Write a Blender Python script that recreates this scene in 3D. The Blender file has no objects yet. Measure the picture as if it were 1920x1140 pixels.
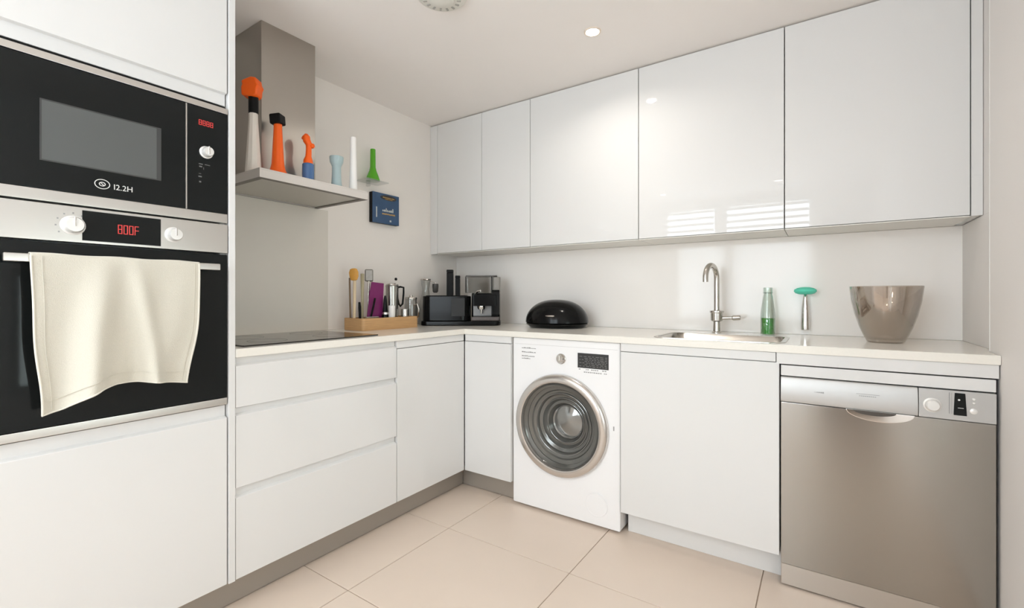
import bpy, bmesh, math, random
from mathutils import Vector, Matrix
random.seed(4)
PI = math.pi
SC = bpy.context.scene
COL = SC.collection

# ---------------------------------------------------------------- camera, world, light, exposure
cam_data = bpy.data.cameras.new('camera')
cam = bpy.data.objects.new('camera', cam_data)
COL.objects.link(cam)
cam.location = (2.3306, -2.6959, 1.1261)
cam.rotation_euler = (PI / 2, 0, math.radians(34.0035))
cam_data.sensor_width = 36
cam_data.lens = 862.4861 / 1920 * 36
cam_data.shift_y = -(570 - 557.1062) / 1920
cam_data.clip_start = 0.02
SC.camera = cam

SC.view_settings.view_transform = 'Standard'
SC.view_settings.look = 'None'
SC.view_settings.gamma = 1
SC.view_settings.use_curve_mapping = False
SC.view_settings.exposure = 0.65
SC.cycles.diffuse_bounces = 10

world = bpy.data.worlds.new('sky')
SC.world = world
world.use_nodes = True
wn = world.node_tree.nodes
wn['Background'].inputs[0].default_value = (0.86, 0.93, 1.0, 1)
wn['Background'].inputs[1].default_value = 1.6


def area(name, loc, rot, sx, sy, power, color, shape='RECTANGLE', spread=180):
    l = bpy.data.lights.new(name, 'AREA')
    l.shape = shape
    l.size = sx
    if shape == 'RECTANGLE':
        l.size_y = sy
    l.energy = power
    l.color = color
    l.spread = math.radians(spread)
    o = bpy.data.objects.new(name, l)
    COL.objects.link(o)
    o.location = loc
    o.rotation_euler = rot
    return o


ROOM_Y = -4.0
CEIL = 2.351
# daylight arriving at the rear window and at the small right-hand window
area('window_daylight', (1.43, ROOM_Y - 0.16, 1.54), (PI / 2, 0, 0), 1.66, 1.5, 57, (0.84, 0.925, 1.0))
area('side_daylight', (3.02, -1.72, 0.92), (PI / 2, 0, PI / 2), 0.78, 0.78, 7.5, (0.85, 0.93, 0.98))
area('living_daylight', (-2.66, -3.28, 1.12), (PI / 2, 0, -PI / 2), 1.20, 1.55, 92, (0.84, 0.925, 1.0))
DOWNLIGHTS = [(1.452, -0.73, 0), (0.75, -3.45, 1), (1.95, -3.45, 1)]  # first is the visible one; the rear two are unseen, added for fill

# ---------------------------------------------------------------- mesh helpers


class MB:
    """collects shapes (world coordinates) into one bmesh"""

    def __init__(self):
        self.bm = bmesh.new()

    def _merge(self, b):
        me = bpy.data.meshes.new('tmp')
        b.to_mesh(me)
        b.free()
        self.bm.from_mesh(me)
        bpy.data.meshes.remove(me)
        return self

    def box(self, x0, x1, y0, y1, z0, z1, bev=0.0, seg=2, mat=None):
        b = bmesh.new()
        bmesh.ops.create_cube(b, size=1)
        for v in b.verts:
            v.co = Vector(((x0 + x1) / 2 + v.co.x * (x1 - x0), (y0 + y1) / 2 + v.co.y * (y1 - y0), (z0 + z1) / 2 + v.co.z * (z1 - z0)))
        if bev > 0:
            bmesh.ops.bevel(b, geom=list(b.edges), offset=bev, segments=seg, affect='EDGES', profile=0.5)
        if mat is not None:
            bmesh.ops.transform(b, matrix=mat, verts=b.verts)
        return self._merge(b)

    def prism(self, pts, axis, a0, a1, bev=0.0, seg=2, mat=None):
        """closed 2D outline swept along axis; outline coordinates are the other two axes in xyz order"""
        b = bmesh.new()

        def P(p, a):
            if axis == 'x':
                return (a, p[0], p[1])
            if axis == 'y':
                return (p[0], a, p[1])
            return (p[0], p[1], a)
        lo = [b.verts.new(P(p, a0)) for p in pts]
        hi = [b.verts.new(P(p, a1)) for p in pts]
        n = len(pts)
        b.faces.new(lo)
        b.faces.new(list(reversed(hi)))
        for i in range(n):
            b.faces.new((lo[i], hi[i], hi[(i + 1) % n], lo[(i + 1) % n]))
        bmesh.ops.recalc_face_normals(b, faces=b.faces)
        if bev > 0:
            es = [e for e in b.edges if len(e.link_faces) == 2 and e.calc_face_angle(0) > 0.5]
            bmesh.ops.bevel(b, geom=es, offset=bev, segments=seg, affect='EDGES', profile=0.5)
        if mat is not None:
            bmesh.ops.transform(b, matrix=mat, verts=b.verts)
        return self._merge(b)

    def lathe(self, prof, c=(0, 0, 0), seg=40, sx=1.0, sy=1.0, mat=None, closed=False):
        """prof: (radius, z) list; rotated about z through c"""
        b = bmesh.new()
        rings = []
        for r, z in prof:
            if r < 1e-6:
                rings.append([b.verts.new((0, 0, z))])
            else:
                rings.append([b.verts.new((r * math.cos(2 * PI * i / seg) * sx, r * math.sin(2 * PI * i / seg) * sy, z)) for i in range(seg)])
        prs = list(zip(rings, rings[1:]))
        if closed:
            prs.append((rings[-1], rings[0]))
        for A, B in prs:
            for i in range(seg):
                j = (i + 1) % seg
                if len(A) == 1 and len(B) == 1:
                    continue
                if len(A) == 1:
                    b.faces.new((A[0], B[j], B[i]))
                elif len(B) == 1:
                    b.faces.new((A[i], A[j], B[0]))
                else:
                    b.faces.new((A[i], A[j], B[j], B[i]))
        if not closed:
            if len(rings[0]) > 1:
                b.faces.new(list(reversed(rings[0])))
            if len(rings[-1]) > 1:
                b.faces.new(rings[-1])
        bmesh.ops.recalc_face_normals(b, faces=b.faces)
        if mat is not None:
            bmesh.ops.transform(b, matrix=mat, verts=b.verts)
        bmesh.ops.translate(b, vec=Vector(c), verts=b.verts)
        return self._merge(b)

    def tube(self, pts, r, seg=16, radii=None, cap=True):
        pts = [Vector(p) for p in pts]
        b = bmesh.new()
        rings = []
        up = None
        for i, p in enumerate(pts):
            if i == 0:
                t = pts[1] - pts[0]
            elif i == len(pts) - 1:
                t = pts[-1] - pts[-2]
            else:
                t = (pts[i + 1] - p).normalized() + (p - pts[i - 1]).normalized()
            t.normalize()
            if up is None:
                up = Vector((0, 0, 1)) if abs(t.z) < 0.9 else Vector((1, 0, 0))
            s = t.cross(up).normalized()
            up = s.cross(t).normalized()
            rr = radii[i] if radii else r
            rings.append([b.verts.new(p + (s * math.cos(2 * PI * k / seg) + up * math.sin(2 * PI * k / seg)) * rr) for k in range(seg)])
        for A, B in zip(rings, rings[1:]):
            for k in range(seg):
                b.faces.new((A[k], A[(k + 1) % seg], B[(k + 1) % seg], B[k]))
        if cap:
            b.faces.new(list(reversed(rings[0])))
            b.faces.new(rings[-1])
        bmesh.ops.recalc_face_normals(b, faces=b.faces)
        return self._merge(b)

    def plate(self, outer, holes, z0, z1, bev=0.0):
        b = bmesh.new()
        for loop in [outer] + holes:
            vs = [b.verts.new((p[0], p[1], z1)) for p in loop]
            for i in range(len(vs)):
                b.edges.new((vs[i], vs[(i + 1) % len(vs)]))
        bmesh.ops.triangle_fill(b, use_beauty=True, use_dissolve=False, edges=list(b.edges))
        bmesh.ops.recalc_face_normals(b, faces=b.faces)
        if b.faces and sum(f.normal.z for f in b.faces) < 0:
            bmesh.ops.reverse_faces(b, faces=b.faces)
        top = list(b.faces)
        r = bmesh.ops.extrude_face_region(b, geom=top)
        vs = [g for g in r['geom'] if isinstance(g, bmesh.types.BMVert)]
        bmesh.ops.translate(b, vec=(0, 0, z0 - z1), verts=vs)
        bmesh.ops.recalc_face_normals(b, faces=b.faces)
        if bev:
            es = [e for e in b.edges if len(e.link_faces) == 2 and e.calc_face_angle(0) > 1.2 and abs(e.verts[0].co.z - e.verts[1].co.z) < 1e-6]
            bmesh.ops.bevel(b, geom=es, offset=bev, segments=2, affect='EDGES')
        return self._merge(b)

    def grid(self, fn, nu, nv):
        b = bmesh.new()
        V = [[b.verts.new(fn(i / nu, j / nv)) for j in range(nv + 1)] for i in range(nu + 1)]
        for i in range(nu):
            for j in range(nv):
                b.faces.new((V[i][j], V[i + 1][j], V[i + 1][j + 1], V[i][j + 1]))
        return self._merge(b)

    def quads(self, verts, faces):
        b = bmesh.new()
        vs = [b.verts.new(v) for v in verts]
        for f in faces:
            b.faces.new([vs[i] for i in f])
        bmesh.ops.recalc_face_normals(b, faces=b.faces)
        return self._merge(b)


def world_off(o):
    v = Vector((0, 0, 0))
    while o is not None:
        v += o.location
        o = o.parent
    return v


def build(name, mb, mat, parent=None, label=None, local=False, smooth=35, base=True):
    """mb (world coordinates unless local) -> ONE mesh object"""
    bm = mb.bm
    ang = math.radians(smooth)
    for f in bm.faces:
        f.smooth = True
    for e in bm.edges:
        if len(e.link_faces) == 2 and e.calc_face_angle(0) > ang:
            e.smooth = False
    if parent is not None:
        off = Vector((0, 0, 0)) if local else world_off(parent)
    elif base:
        xs = [v.co for v in bm.verts]
        off = Vector(((min(c.x for c in xs) + max(c.x for c in xs)) / 2, (min(c.y for c in xs) + max(c.y for c in xs)) / 2, min(c.z for c in xs)))
    else:
        off = Vector((0, 0, 0))
    bmesh.ops.translate(bm, vec=-off, verts=bm.verts)
    me = bpy.data.meshes.new(name)
    bm.to_mesh(me)
    bm.free()
    me.materials.append(mat)
    o = bpy.data.objects.new(name, me)
    COL.objects.link(o)
    if smooth < 180:
        w = o.modifiers.new('normals', 'WEIGHTED_NORMAL')
        w.keep_sharp = True
    if parent is not None:
        o.parent = parent
    else:
        o.location = off
    if label:
        o['label'] = label
    if any(k in name for k in ('marks', '_print', 'digits', 'slots', 'stitching')) or (name == 'lettering'):
        o['kind'] = 'stuff'
    return o


def thing(name, label, cat, loc, rotz=0.0, group=None):
    o = bpy.data.objects.new(name, None)
    o.empty_display_size = 0.05
    COL.objects.link(o)
    o.location = loc
    o.rotation_euler = (0, 0, rotz)
    o['label'] = label
    o['category'] = cat
    if group:
        o['group'] = group
    return o


def tag(o, label, cat, group=None):
    o['label'] = label
    o['category'] = cat
    if group:
        o['group'] = group
    return o


def struct(name, mb, mat, label=None):
    o = build(name, mb, mat)
    o['kind'] = 'structure'
    if label:
        o['label'] = label
    return o


def lettering(name, s, size, loc, rot, mat, parent, depth=0.0004, label=None, sx=1.0):
    """flat printed text, location in world coordinates"""
    cu = bpy.data.curves.new('txt', 'FONT')
    cu.body = s
    cu.size = size
    cu.extrude = depth
    cu.align_x = 'CENTER'
    cu.align_y = 'CENTER'
    cu.resolution_u = 2
    t = bpy.data.objects.new('txt', cu)
    COL.objects.link(t)
    bpy.context.view_layer.update()
    me = bpy.data.meshes.new_from_object(t)
    bpy.data.objects.remove(t)
    me.name = name
    me.materials.clear()
    me.materials.append(mat)
    m = Matrix.Translation(Vector(loc) - world_off(parent)) @ rot.to_4x4() @ Matrix.Diagonal((sx, 1, 1, 1))
    me.transform(m)
    o = bpy.data.objects.new(name, me)
    COL.objects.link(o)
    o.parent = parent
    if label:
        o['label'] = label
    return o


from mathutils import Euler
FACE_X = Euler((PI / 2, 0, PI / 2)).to_matrix()      # readable from +x
FACE_Y = Euler((PI / 2, 0, 0)).to_matrix()           # readable from -y


def rrect(x0, x1, y0, y1, r, n=6):
    out = []
    for cx, cy, a in ((x1 - r, y1 - r, 0), (x0 + r, y1 - r, 90), (x0 + r, y0 + r, 180), (x1 - r, y0 + r, 270)):
        for i in range(n + 1):
            t = math.radians(a + 90 * i / n)
            out.append((cx + r * math.cos(t), cy + r * math.sin(t)))
    return out


# ---------------------------------------------------------------- materials
def mat(name, col, rough=0.5, metal=0.0, spec=0.5, coat=0.0, trans=0.0, ior=1.45, emit=None, estr=0.0,
        noise=0.0, nscale=8.0, bump=0.0, bscale=60.0, stretch=(1, 1, 1), rvar=0.0, sheen=0.0, aniso=0.0):
    m = bpy.data.materials.new(name)
    m.use_nodes = True
    nt = m.node_tree
    p = nt.nodes['Principled BSDF']
    p.inputs['Base Color'].default_value = (*col, 1)
    p.inputs['Roughness'].default_value = rough
    p.inputs['Metallic'].default_value = metal
    p.inputs['Specular IOR Level'].default_value = spec
    p.inputs['Coat Weight'].default_value = coat
    p.inputs['Coat Roughness'].default_value = 0.03
    p.inputs['Transmission Weight'].default_value = trans
    p.inputs['IOR'].default_value = ior
    p.inputs['Anisotropic'].default_value = aniso
    if sheen:
        p.inputs['Sheen Weight'].default_value = sheen
    if emit:
        p.inputs['Emission Color'].default_value = (*emit, 1)
        p.inputs['Emission Strength'].default_value = estr
    if noise or bump or rvar:
        tc = nt.nodes.new('ShaderNodeTexCoord')
        mp = nt.nodes.new('ShaderNodeMapping')
        mp.inputs['Scale'].default_value = stretch
        nt.links.new(tc.outputs['Object'], mp.inputs['Vector'])
    if noise:
        n = nt.nodes.new('ShaderNodeTexNoise')
        n.inputs['Scale'].default_value = nscale
        n.inputs['Detail'].default_value = 5
        nt.links.new(mp.outputs[0], n.inputs['Vector'])
        mx = nt.nodes.new('ShaderNodeMix')
        mx.data_type = 'RGBA'
        mx.inputs[6].default_value = (*[c * (1 - noise) for c in col], 1)
        mx.inputs[7].default_value = (*[min(1, c * (1 + noise)) for c in col], 1)
        nt.links.new(n.outputs['Fac'], mx.inputs[0])
        nt.links.new(mx.outputs[2], p.inputs['Base Color'])
    if bump:
        n2 = nt.nodes.new('ShaderNodeTexNoise')
        n2.inputs['Scale'].default_value = bscale
        n2.inputs['Detail'].default_value = 4
        nt.links.new(mp.outputs[0], n2.inputs['Vector'])
        bp = nt.nodes.new('ShaderNodeBump')
        bp.inputs['Strength'].default_value = bump
        bp.inputs['Distance'].default_value = 0.002
        nt.links.new(n2.outputs['Fac'], bp.inputs['Height'])
        nt.links.new(bp.outputs[0], p.inputs['Normal'])
    if rvar:
        n3 = nt.nodes.new('ShaderNodeTexNoise')
        n3.inputs['Scale'].default_value = bscale
        nt.links.new(mp.outputs[0], n3.inputs['Vector'])
        mr = nt.nodes.new('ShaderNodeMapRange')
        mr.inputs['To Min'].default_value = rough - rvar
        mr.inputs['To Max'].default_value = rough + rvar
        nt.links.new(n3.outputs['Fac'], mr.inputs['Value'])
        nt.links.new(mr.outputs[0], p.inputs['Roughness'])
    return m


def thin_glass(name, tint, gloss=0.08, rough=0.0):
    """single-sheet glass: transparent mixed with a Fresnel reflection"""
    m = bpy.data.materials.new(name)
    m.use_nodes = True
    nt = m.node_tree
    nt.nodes.clear()
    out = nt.nodes.new('ShaderNodeOutputMaterial')
    tr = nt.nodes.new('ShaderNodeBsdfTransparent')
    tr.inputs[0].default_value = (*tint, 1)
    gl = nt.nodes.new('ShaderNodeBsdfGlossy')
    gl.inputs['Roughness'].default_value = rough
    lw = nt.nodes.new('ShaderNodeLayerWeight')
    lw.inputs[0].default_value = 0.35
    mr = nt.nodes.new('ShaderNodeMapRange')
    mr.inputs['To Min'].default_value = gloss
    mr.inputs['To Max'].default_value = 0.75
    mx = nt.nodes.new('ShaderNodeMixShader')
    nt.links.new(lw.outputs['Facing'], mr.inputs['Value'])
    nt.links.new(mr.outputs[0], mx.inputs[0])
    nt.links.new(tr.outputs[0], mx.inputs[1])
    nt.links.new(gl.outputs[0], mx.inputs[2])
    nt.links.new(mx.outputs[0], out.inputs[0])
    return m


M = {}
M['white'] = mat('white gloss lacquer', (0.73, 0.73, 0.725), 0.02, spec=0.5, noise=0.003, nscale=2)
M['carcass'] = mat('white carcass board', (0.78, 0.765, 0.73), 0.45, bump=0.02)
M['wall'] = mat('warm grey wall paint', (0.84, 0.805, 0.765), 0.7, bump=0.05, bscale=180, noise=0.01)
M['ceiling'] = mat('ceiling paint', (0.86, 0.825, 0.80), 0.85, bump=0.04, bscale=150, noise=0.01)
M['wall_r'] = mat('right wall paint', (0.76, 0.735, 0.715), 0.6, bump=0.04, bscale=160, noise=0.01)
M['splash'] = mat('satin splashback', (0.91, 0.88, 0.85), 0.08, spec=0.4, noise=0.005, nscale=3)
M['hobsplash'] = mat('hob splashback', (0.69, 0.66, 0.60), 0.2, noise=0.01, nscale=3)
M['worktop'] = mat('cream quartz', (0.82, 0.795, 0.735), 0.16, noise=0.03, nscale=120)
M['tile'] = mat('beige porcelain tile', (0.71, 0.60, 0.51), 0.38, noise=0.035, nscale=5, bump=0.04, bscale=40)
M['grout'] = mat('grout', (0.36, 0.28, 0.22), 0.9, noise=0.1, nscale=60)
M['steel'] = mat('brushed steel', (0.43, 0.41, 0.38), 0.21, metal=1, noise=0.03, nscale=30, stretch=(1, 1, 30), aniso=0.9)
# horizontal brushing: the grain runs along x
_nt = M['steel'].node_tree
_cv = _nt.nodes.new('ShaderNodeCombineXYZ')
_cv.inputs[2].default_value = 1.0
_nt.links.new(_cv.outputs[0], _nt.nodes['Principled BSDF'].inputs['Tangent'])
M['steel_h'] = mat('brushed steel horizontal', (0.66, 0.64, 0.61), 0.28, metal=1, noise=0.012, nscale=20, stretch=(1, 1, 60))
M['steel_light'] = mat('light steel fascia', (0.56, 0.555, 0.545), 0.42, metal=0.6, noise=0.01)
M['hoodsteel'] = mat('hood steel', (0.46, 0.43, 0.39), 0.33, metal=1, bump=0.04, bscale=20, stretch=(40, 40, 1))
M['hoodfront'] = mat('hood canopy steel', (0.66, 0.63, 0.60), 0.4, metal=0.5, bump=0.03, bscale=30, stretch=(1, 1, 30))
M['hoodunder'] = mat('hood underside steel', (0.56, 0.54, 0.50), 0.45, metal=0.7, bump=0.03, bscale=30)
M['kick'] = mat('grey toe kick', (0.36, 0.325, 0.285), 0.42, metal=0.25, bump=0.03, bscale=40, stretch=(1, 1, 20))
M['chrome'] = mat('chrome', (0.78, 0.76, 0.73), 0.10, metal=1, noise=0.02)
M['satin'] = mat('satin nickel', (0.60, 0.57, 0.53), 0.22, metal=1, noise=0.02)
M['blackglass'] = mat('black glass', (0.009, 0.0105, 0.0105), 0.04, spec=0.26, noise=0.05)
M['blackpanel'] = mat('black enamel', (0.010, 0.010, 0.011), 0.25, noise=0.05)
M['hobglass'] = mat('hob glass', (0.03, 0.027, 0.024), 0.06, spec=0.6, noise=0.05)
M['mwwindow'] = mat('microwave window mesh', (0.105, 0.112, 0.112), 0.22, noise=0.04, nscale=900)
M['black'] = mat('black plastic', (0.006, 0.006, 0.006), 0.15, spec=0.2, noise=0.05)
M['blackmatt'] = mat('matt black', (0.007, 0.007, 0.007), 0.45, spec=0.2, noise=0.05)
M['gap'] = mat('dark gap', (0.03, 0.03, 0.03), 0.8, noise=0.05)
M['knob'] = mat('pale metal knob', (0.80, 0.79, 0.77), 0.35, metal=0.35, noise=0.02)
M['red'] = mat('red display', (0.25, 0.02, 0.02), 0.4, emit=(0.9, 0.08, 0.07), estr=0.45, noise=0.02)
M['print'] = mat('white print', (0.72, 0.72, 0.70), 0.5, noise=0.02)
M['greyprint'] = mat('grey print', (0.30, 0.30, 0.30), 0.5, noise=0.02)
M['dimprint'] = mat('dim print', (0.16, 0.16, 0.155), 0.5, noise=0.02)
M['appliance'] = mat('white appliance enamel', (0.87, 0.87, 0.88), 0.22, noise=0.005)
M['porthole'] = mat('washer porthole ring', (0.66, 0.63, 0.60), 0.22, metal=0.9, noise=0.02)
M['drum'] = mat('porthole grey glass bowl', (0.17, 0.17, 0.16), 0.14, metal=0.55, noise=0.03)
M['drum2'] = mat('porthole centre', (0.30, 0.30, 0.29), 0.10, metal=0.7, noise=0.03)
M['towel'] = mat('cream towel', (0.63, 0.60, 0.52), 0.95, bump=0.5, bscale=420, noise=0.05, nscale=250, sheen=0.3)
M['hem'] = mat('towel hem', (0.72, 0.69, 0.61), 0.95, bump=0.4, bscale=420, noise=0.04)
M['wood'] = mat('oak tray wood', (0.56, 0.335, 0.155), 0.45, noise=0.22, nscale=14, stretch=(1, 1, 14), bump=0.05)
M['paleWood'] = mat('pale wood', (0.74, 0.60, 0.40), 0.5, noise=0.1, nscale=10, stretch=(1, 1, .1))
M['amberwood'] = mat('amber wood', (0.68, 0.34, 0.06), 0.45, noise=0.15, nscale=20)
M['darkwood'] = mat('dark wood', (0.20, 0.13, 0.07), 0.5, noise=0.15, nscale=20)
M['olive'] = mat('olive grey wood', (0.42, 0.38, 0.25), 0.5, noise=0.1, nscale=20)
M['purple'] = mat('purple plastic', (0.20, 0.018, 0.125), 0.35, noise=0.08, nscale=10)
M['orange'] = mat('orange ceramic', (0.95, 0.13, 0.005), 0.35, noise=0.02)
M['cream'] = mat('cream ceramic', (0.80, 0.755, 0.69), 0.4, noise=0.03, nscale=10)
M['blue'] = mat('blue glass glaze', (0.08, 0.17, 0.36), 0.12, noise=0.1, nscale=14)
M['paleblue'] = mat('pale blue ceramic', (0.40, 0.52, 0.54), 0.35, noise=0.05, nscale=14)
M['whitecer'] = mat('white ceramic', (0.90, 0.89, 0.87), 0.3, noise=0.01)
M['green'] = mat('green glaze', (0.10, 0.42, 0.02), 0.25, noise=0.06)
M['greenliq'] = mat('green dish soap', (0.03, 0.33, 0.03), 0.12, noise=0.03, spec=0.6)
M['teal'] = mat('teal sponge', (0.12, 0.72, 0.52), 0.6, bump=0.3, bscale=300, noise=0.04)
M['navy'] = mat('navy cover', (0.035, 0.085, 0.18), 0.25, noise=0.25, nscale=18)
M['navydark'] = mat('dark cover band', (0.03, 0.03, 0.035), 0.3, noise=0.1)
M['gold'] = mat('gold print', (0.52, 0.33, 0.10), 0.5, noise=0.2, nscale=80)
M['paleprint'] = mat('pale print', (0.5, 0.55, 0.55), 0.5, noise=0.2, nscale=80)
M['glass'] = thin_glass('clear glass', (0.965, 0.975, 0.97), 0.04)
M['bottleglass'] = thin_glass('pale green bottle glass', (0.93, 0.975, 0.945), 0.05)
M['smoke'] = thin_glass('smoked bowl glass', (0.82, 0.76, 0.70), 0.20, 0.0)
M['tankglass'] = thin_glass('water tank', (0.88, 0.88, 0.87), 0.07)
M['pane'] = thin_glass('window pane', (0.97, 0.98, 0.98), 0.04)
M['lamp'] = mat('lamp lens', (1, 1, 1), 0.4, emit=(1.0, 0.93, 0.82), estr=14, noise=0.001)
M['trimring'] = mat('downlight trim', (0.78, 0.68, 0.58), 0.35, noise=0.01)
M['blind'] = mat('blind slat', (0.82, 0.82, 0.80), 0.5, noise=0.01)
M['frame'] = mat('window frame white', (0.75, 0.74, 0.72), 0.35, noise=0.01)
M['sinksteel'] = mat('sink steel', (0.62, 0.59, 0.55), 0.24, metal=1, bump=0.03, bscale=60)
M['hedge'] = mat('hedge green', (0.10, 0.30, 0.05), 0.8, noise=0.5, nscale=9, bump=0.6, bscale=20)
M['detector'] = mat('detector plastic', (0.72, 0.71, 0.66), 0.5, noise=0.02)

# ---------------------------------------------------------------- room shell
WX = 2.80          # right wall
NX = 2.83          # niche back behind the wall edge
fl = struct('floor', MB().box(-2.6, 3.0, ROOM_Y - 0.1, 0.1, -0.08, -0.004), M['grout'])
xe = [-2.49, -1.80, -1.145, -0.49, 0.0, 0.165, 0.82, 1.475, 2.13, 2.785, 2.83]
ye = [0.0, -0.435, -1.01, -1.583, -2.156, -2.729, -3.302, -3.875, -4.0]
G = 0.0017
tile_cache = {}
for i in range(len(xe) - 1):
    for j in range(len(ye) - 1):
        x0, x1, y1, y0 = xe[i] + G, xe[i + 1] - G, ye[j] - G, ye[j + 1] + G
        if x1 > WX - 0.001:
            x1 = WX - 0.002
        w, h = round(x1 - x0, 4), round(y1 - y0, 4)
        if w < 0.01 or (x1 < 0 and y1 > -2.5):
            continue
        if (w, h) not in tile_cache:
            mbt = MB().box(-w / 2, w / 2, -h / 2, h / 2, -0.006, 0.0, 0.0012, 1)
            o = build('tile', mbt, M['tile'], fl, local=True)
            tile_cache[(w, h)] = o
        else:
            src = tile_cache[(w, h)]
            o = src.copy()
            COL.objects.link(o)
        o.parent = fl
        o.location = Vector(((x0 + x1) / 2, (y0 + y1) / 2, random.uniform(-0.0003, 0))) - fl.location

struct('ceiling', MB().box(-2.6, 3.0, ROOM_Y - 0.1, 0.1, CEIL, CEIL + 0.1), M['ceiling'])
struct('wall_left', MB().box(-0.1, 0.0, -2.56, 0.1, -0.004, CEIL), M['wall'])
# the room opens to the left behind the tall cabinet
LX = -2.5
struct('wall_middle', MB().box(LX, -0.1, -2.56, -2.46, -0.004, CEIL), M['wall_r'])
WL = MB()
WL.box(LX - 0.1, LX, ROOM_Y - 0.1, -3.90, -0.004, CEIL)
WL.box(LX - 0.1, LX, -2.66, -2.46, -0.004, CEIL)
WL.box(LX - 0.1, LX, -3.90, -2.66, -0.004, 0.32)
WL.box(LX - 0.1, LX, -3.90, -2.66, 1.92, CEIL)
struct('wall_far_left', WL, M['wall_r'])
struct('wall_back', MB().box(0.0, 3.0, 0.0, 0.1, -0.004, CEIL), M['wall'])
# right wall: niche depth beside the wall units, then the thicker wall with a small window in it
R = MB()
R.box(NX, NX + 0.15, -0.50, 0.0, -0.004, CEIL)
WY0, WY1, WZ0, WZ1 = -2.105, -1.33, 0.54, 1.30
R.box(WX, WX + 0.18, WY1, -0.50, -0.004, CEIL, 0.0)
R.box(WX, WX + 0.18, ROOM_Y, WY0, -0.004, CEIL)
R.box(WX, WX + 0.18, WY0, WY1, -0.004, WZ0)
R.box(WX, WX + 0.18, WY0, WY1, WZ1, CEIL)
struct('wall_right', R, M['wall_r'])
struct('trim_1', MB().box(WX - 0.0015, WX + 0.004, -0.506, -0.4985, 0.942, CEIL - 0.001, 0.001, 1), M['frame'])
# rear wall with the large window
RX0, RX1, RZ0, RZ1 = 0.60, 2.25, 0.80, 2.27
W = MB()
W.box(LX - 0.1, RX0, ROOM_Y - 0.1, ROOM_Y, -0.004, CEIL)
W.box(RX1, WX + 0.18, ROOM_Y - 0.1, ROOM_Y, -0.004, CEIL)
W.box(RX0, RX1, ROOM_Y - 0.1, ROOM_Y, -0.004, RZ0)
W.box(RX0, RX1, ROOM_Y - 0.1, ROOM_Y, RZ1, CEIL)
struct('wall_rear', W, M['wall_r'])


rd = struct('door_1', MB().box(2.315, 2.765, ROOM_Y + 0.001, ROOM_Y + 0.036, 0.002, 2.04, 0.003, 2), mat('walnut door', (0.085, 0.065, 0.048), 0.4, noise=0.25, nscale=12, stretch=(1, 1, 0.08)))  # unseen door, added so the dishwasher mirrors something dark
build('door_handle', MB().tube([(2.36, ROOM_Y + 0.036, 1.0), (2.36, ROOM_Y + 0.075, 1.0), (2.37, ROOM_Y + 0.08, 1.0), (2.47, ROOM_Y + 0.08, 1.0)], 0.009, 12), mat('door handle steel', (0.6, 0.58, 0.55), 0.3, metal=1, noise=0.02), rd)


def window(name, axis, a0, a1, z0, z1, d0, d1, mull):
    """frame as a structure with panes and slats as parts"""
    f = MB()
    t = 0.045

    def bx(mb, p0, p1, q0, q1, e0, e1):
        if axis == 'y':
            mb.box(p0, p1, e0, e1, q0, q1, 0.003, 1)
        else:
            mb.box(e0, e1, p0, p1, q0, q1, 0.003, 1)
    bx(f, a0, a1, z0, z0 + t, d0, d1)
    bx(f, a0, a1, z1 - t, z1, d0, d1)
    bx(f, a0, a0 + t, z0 + t, z1 - t, d0, d1)
    bx(f, a1 - t, a1, z0 + t, z1 - t, d0, d1)
    for m0, m1 in mull:
        bx(f, m0, m1, z0 + t, z1 - t, d0, d1)
    o = struct(name, f, M['frame'])
    dm = (d0 + d1) / 2
    edges = [a0 + t] + [x for m in mull for x in m] + [a1 - t]
    for k in range(0, len(edges), 2):
        p = MB()
        bx(p, edges[k] + 0.001, edges[k + 1] - 0.001, z0 + t + 0.001, z1 - t - 0.001, dm - 0.002, dm + 0.002)
        build('pane', p, M['pane'], o)
    return o, edges


w1, ed = window('window_1', 'y', RX0, RX1, RZ0, RZ1, ROOM_Y - 0.09, ROOM_Y - 0.03, [(1.22, 1.36)])
slat = None
for k in range(0, 4, 2):
    src = None
    z = RZ1 - 0.075
    while z > RZ0 + 0.06:
        if src is None:
            sl = MB().box(ed[k] + 0.005, ed[k + 1] - 0.005, -0.016, 0.016, -0.001, 0.001,
                          mat=Matrix.Rotation(math.radians(65), 4, 'X'))
            bmesh.ops.translate(sl.bm, vec=(0, ROOM_Y - 0.017, z), verts=sl.bm.verts)
            src = build('slat', sl, M['blind'], w1)
            z0s = z
        else:
            c = src.copy()
            c.location = (0, 0, z - z0s)
            COL.objects.link(c)
        z -= 0.077
window('window_3', 'x', -3.90, -2.66, 0.32, 1.92, LX - 0.09, LX - 0.03, [(-3.31, -3.25)])
w2, ed2 = window('window_2', 'x', WY0, WY1, WZ0, WZ1, WX + 0.06, WX + 0.11, [])
tag(build('garden_hedge', MB().box(3.6, 4.0, -3.2, -0.2, -0.1, 1.7, 0.08, 3), M['hedge']), 'dark green hedge outside the side window', 'hedge')

# ---------------------------------------------------------------- splashbacks (lift-off panels)
tag(build('splashback_panel', MB().box(0.001, 2.829, -0.0065, -0.0006, 0.9415, 1.4295, 0.0008, 1), M['splash']),
    'long satin off-white splashback panel under the wall cabinets', 'splashback')
tag(build('splashback_panel', MB().box(2.824, 2.8294, -0.498, -0.0065, 0.9415, 1.4295, 0.0008, 1), M['wall_r']),
    'narrow pale side panel at the right end of the worktop', 'splashback')
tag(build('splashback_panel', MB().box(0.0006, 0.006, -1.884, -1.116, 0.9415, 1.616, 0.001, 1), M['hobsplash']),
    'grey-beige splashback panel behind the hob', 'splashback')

# ---------------------------------------------------------------- fronts
FX = 0.5947
FY = -0.6208


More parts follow.
